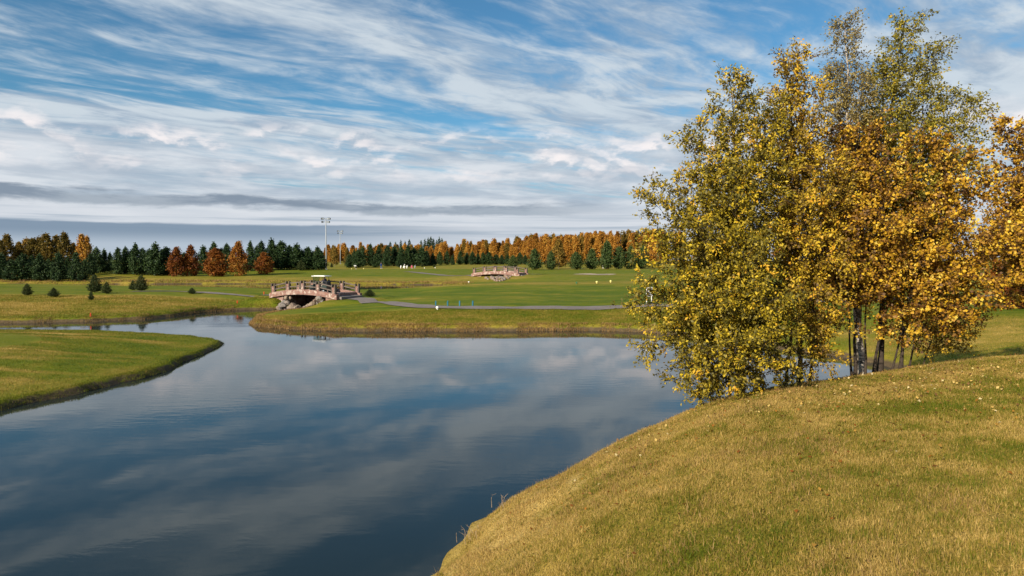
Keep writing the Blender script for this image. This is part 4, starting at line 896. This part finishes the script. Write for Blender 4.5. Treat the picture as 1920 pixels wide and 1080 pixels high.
nl += grown_tree('birch_tree', 5, foot(1655, 14.1), [(P3(1698,40,14.4),1.),(P3(1745,95,14.2),1.),(P3(1655,125,14.4),.95),(P3(1790,180,14.4),1.),(P3(1835,190,14.5),.7),(P3(1640,230,14.0),.9),(P3(1760,260,14.0),1.),(P3(1815,300,14.2),.9)],
   M_lf_birch, M_bark_d, 'tallest birch with green gold drooping crown above the aspens', .060, .75, .95, 36, 7, 5.0, .34, .5, .22, .042, .20, (.44, .2))
nl += grown_tree('aspen_tree', 6, foot(1698, 13.7), [(P3(1735,270,13.4),),(P3(1790,300,13.2),1.1),(P3(1835,350,13.0),1.1),(P3(1875,430,13.0),1.1),(P3(1850,520,12.9),1.),(P3(1790,470,12.6),1.1),(P3(1740,400,12.6),1.1),(P3(1720,520,12.6),1.),(P3(1810,590,13.2),.8),(P3(1760,600,13.0),.7),(P3(1680,600,13.0),.6)],
   M_lf_aspen, M_bark_d, 'golden aspen with several dark leaning stems on the brow of the bank', .074, .88, .88, 22, 7, 5.2, .22, .5, .05, .040, .28, (.39, .22), 1., .9)
nl += grown_tree('aspen_tree', 7, foot(1975, 16.2), [(P3(1882,228,15.4),.6),(P3(1908,245,15.4),.6),(P3(1855,330,15.0),1.),(P3(1930,340,15.2),1.1),(P3(1900,430,14.8),1.1),(P3(1960,420,15.2),1.1),(P3(1985,370,15.6),1.)],
   M_lf_aspen, M_bark_d, 'golden aspen at the edge of the clump with upright top shoots', .078, .85, .85, 22, 7, 5.2, .25, .55, .0, .05, .25, (.38, .2), 1., .8)
nl += grown_tree('aspen_sapling', 9, foot(1735, 14.4), [(P3(1800,545,14.0),.8),(P3(1770,600,13.9),.7),(P3(1835,600,14.2),.6)],
   M_lf_mixed, M_bark_d, 'low dark branched sapling between the golden aspens and the hollow', .066, .7, .75, 26, 7, 5.0, .12, .5, .0, .035, .3, (.42, .22))
print('near leaves', nl)

# ------------------------------------------------------------------ near lawn, fallen leaves, shore growth
rg = np.random.default_rng(77)
def blades(name, X, Y, h, w, dry, lean, label, z=None, rgx=rg, cat='grass', m=None):
    n = len(X); Z = (H(X, Y) if z is None else z)-.004; a = rgx.uniform(0, 6.283, n); d = np.stack([np.cos(a), np.sin(a)], -1); b = rgx.uniform(0, 6.283, n)
    l = np.abs(rgx.normal(size=n))*lean; V = np.empty((n, 3, 3), np.float32)
    V[:, 0, 0] = X-d[:, 0]*w/2; V[:, 0, 1] = Y-d[:, 1]*w/2; V[:, 0, 2] = Z; V[:, 1, 0] = X+d[:, 0]*w/2; V[:, 1, 1] = Y+d[:, 1]*w/2; V[:, 1, 2] = Z
    V[:, 2, 0] = X+np.cos(b)*l*h; V[:, 2, 1] = Y+np.sin(b)*l*h; V[:, 2, 2] = Z+h/np.sqrt(1+l*l)
    me = mesh_np(name, V.reshape(-1, 3), np.arange(3*n).reshape(n, 3), 3, m or M_blade, False, {'dry': np.repeat(np.clip(dry, 0, 1), 3)})
    return obj(name, me, kind='stuff', label=label, cat=cat)
N0 = 1500000; Yc = 2.6+16.5*rg.random(N0)**1.35; Xc = rg.uniform(-.22, .80, N0)*Yc+rg.uniform(-.3, .3, N0)
keep = rg.random(N0) < np.clip((Yc/9.0)**.65*.62, 0, 1); Xc, Yc = Xc[keep], Yc[keep]
dd = shore(Xc, Yc); hz = H(Xc, Yc); keep = (dd > .3) & (hz > .25); Xc, Yc, dd = Xc[keep], Yc[keep], dd[keep]
if len(Xc) > 640000: Xc, Yc, dd = Xc[:640000], Yc[:640000], dd[:640000]
clump = fbm(Xc*2.2, Yc*2.2, 4, 61)-.5
dr = dryness(Xc, Yc, dd)+.5*clump+rg.normal(size=len(Xc))*.26+(fbm(Xc*4.5, Yc*4.5, 3, 55)-.5)*.75
hb = rg.uniform(.02, .06, len(Xc))*(1+.8*clump)*(1+.9*np.clip(fbm(Xc*1.6, Yc*1.6, 3, 91)-.5, 0, 1))*(1.15-.35*np.clip(dr, 0, 1))
blades('lawn_grass', Xc, Yc, hb, rg.uniform(.003, .0065, len(Xc))*(1+Yc/14), dr, .9, 'short straw and green turf of the near bank')
print('blades', len(Xc))
nt = 170000; X = rg.uniform(-4, 12, nt); Y = rg.uniform(3, 17, nt); d_ = shore(X, Y); cl = fbm(X*1.7, Y*1.7, 3, 44); k = (d_ > .3) & (d_ < 4.9+1.2*cl) & (np.abs(X/Y) < .85) & (rg.random(nt) < sst(cl, .40, .68)); X, Y, cl = X[k], Y[k], cl[k]
blades('brow_tufts', X, Y, rg.uniform(.03, .11, len(X)), rg.uniform(.004, .009, len(X)), .74+rg.normal(size=len(X))*.2, .9, 'longer russet straw tufts along the brow of the near bank', m=M_reed)
# fallen leaves
M_litter = foliage_mat('leaf_litter', [(0., (.10, .05, .02)), (.35, (.27, .14, .04)), (.65, (.42, .26, .06)), (.88, (.50, .37, .13)), (1., (.56, .46, .26))], .1, .0)
def litter(n, x0, y0, sx, sy, m, name, label):
    X = rg.normal(size=n)*sx+x0; Y = rg.normal(size=n)*sy+y0; k = (shore(X, Y) > 1.) & (H(X, Y) > .9); X, Y = X[k], Y[k]; n = len(X)
    C = np.stack([X, Y, H(X, Y)+rg.uniform(.012, .04, n)], -1); A = rg.normal(size=(n, 3)); A[:, 2] *= .25
    Q = cards(C, rg.uniform(.026, .06, n), rg, .75, 3., A, .15); return obj(name, card_mesh(name, Q, rg.random(n), m), kind='stuff', label=label, cat='leaves')
litter(4200, 6.4, 12.0, 3.8, 1.7, M_litter, 'fallen_leaves', 'yellow and orange leaves fallen under the clump of trees')
litter(520, 3.6, 8.6, 2.6, 2.2, M_rust, 'scattered_leaves', 'scattered brown leaves on the near lawn')
# ragged growth along the shores
def along(poly, i0, i1, n):
    P = np.array(poly[i0:i1+1]); seg = np.hypot(*np.diff(P, axis=0).T); t = np.concatenate([[0], np.cumsum(seg)]); q = np.sort(rg.uniform(0, t[-1], n)); return np.interp(q, t, P[:, 0]), np.interp(q, t, P[:, 1])
def fringe(poly, i0, i1, n, band_, h, w, dry, name, label, jit=.9, lean=.45, m=None):
    X, Y = along(poly, i0, i1, n); X = X+rg.normal(size=n)*jit; Y = Y+rg.normal(size=n)*jit; d = shore(X, Y); k = (d > band_[0]) & (d < band_[1]); X, Y = X[k], Y[k]; n = len(X)
    cl = fbm(X*.9, Y*.9, 3, 15); k = rg.random(n) < sst(cl, .25, .6); X, Y, cl = X[k], Y[k], cl[k]; n = len(X)
    hh = rg.uniform(.35, 1., n)*h*(.5+1.1*cl); blades(name, X, Y, hh, rg.uniform(.6, 1.3, n)*w, dry+rg.normal(size=n)*.16+(cl-.5)*.4, lean, label, z=np.maximum(H(X, Y), 0), m=m)
iD0 = 19; iD1 = 29
fringe(LAKE, iD0, iD1+4, 60000, (-.05, .8), .15, .03, .62, 'shore_grass', 'russet dry grass fringing the middle peninsula', m=M_reed)
i_c0 = LAKE.index((-22.2, 65)); i_c1 = LAKE.index((-60, 52))
fringe(LAKE, i_c0, i_c1, 26000, (-.05, .8), .17, .03, .45, 'shore_grass', 'rough green brown grass fringing the far bank', m=M_reed)
i_b0 = LAKE.index((-19, 40.6)); i_b1 = LAKE.index((-16.2, 17.5))
fringe(LAKE, i_b0, i_b1, 46000, (-.02, .5), .09, .012, .20, 'shore_grass', 'green grass hanging over the edge of the left spit')
fringe(POND, 9, 16, 22000, (-.2, 4.), .38, .09, .50, 'shore_grass', 'dry brown reeds along the far pond bank', 3., m=M_reed)
fringe(POND, 0, 9, 12000, (-.2, 2.5), .45, .08, .55, 'shore_grass', 'tufted grass along the near side of the far pond', 1.5)
# rough grass tufts on the spit and the peninsula so that the turf is not a flat sheet
def turf(n, x0, x1, y0, y1, h, w, name, label):
    X = rg.uniform(x0, x1, n); Y = rg.uniform(y0, y1, n); d = shore(X, Y); g = -sdist(X, Y, B_GREEN); k = (d > .3) & (g < -.1) & (np.abs(X/Y) < .85); X, Y, d = X[k], Y[k], d[k]; n = len(X)
    blades(name, X, Y, rg.uniform(.4, 1., n)*h, w*rg.uniform(.6, 1.2, n), dryness(X, Y, d)+rg.normal(size=n)*.16, .8, label)
turf(150000, -34, -14, 19, 45, .07, .022, 'turf', 'coarse mown turf of the left spit')
turf(130000, -24, 12, 43.5, 52, .10, .035, 'turf', 'coarse rough turf of the middle peninsula')
turf(60000, 12, 30, 18, 44, .08, .028, 'turf', 'coarse turf of the hollow behind the aspens')
turf(110000, -62, -22, 50, 68, .12, .045, 'turf', 'tawny rough grass of the far left bank')
# dry stalks on the brow of the near bank
def stalks(px, py, n, h, label, name='dry_stalks', m=None):
    mb = MB(); p = None
    d = ray(px, py)
    for Y in np.arange(4, 20, .05):
        x = d[0]*Y/d[1]; hz_ = H1(x, Y)
        if CAM_Z+d[2]*Y/d[1] <= hz_: p = np.array([x, Y, hz_]); break
    if p is None: return
    for k in range(n):
        o = rg.normal(size=3)*np.array([.10, .10, 0]); L = h*rg.uniform(.5, 1.); t = np.array([rg.normal()*.45-.2, rg.normal()*.3, 1.]); t /= np.linalg.norm(t)
        a = o; b = o+t*L*.55; c = o+t*L+np.array([rg.normal()*.2*L, rg.normal()*.1*L, -.1*L]); mb.tube([a-np.array([0, 0, .05]), b, c], [.004, .003, .0012], 4)
        for j in range(2): q = b+(c-b)*rg.random(); mb.tube([q, q+rg.normal(size=3)*.12*L+np.array([0, 0, .1*L])], [.002, .001], 3)
    mb.obj(name, m or M_stalk, None, tuple(p), label=label, cat='plant', kind='stuff')
M_stalk = plain('dry_stem', (.30, .22, .14), .8, .2, 0, .3, 20); M_twig = plain('bleached_twig', (.42, .40, .37), .8, .2, 0, .2, 20)
for px, py, n, h, lab in [(885,1008,12,.22,'tuft of dry stalks low on the brow of the near bank'),(948,950,10,.20,'pair of thin dry stems halfway up the brow'),(978,926,14,.22,'bristly dry tuft on the brow above the thin stems'),(1120,836,12,.22,'pale dry tuft on the brow left of the bleached twig')]:
    stalks(px, py, n, h, lab)
stalks(1182, 812, 3, .42, 'bleached bare twig sticking out over the water', 'bare_twig', M_twig)
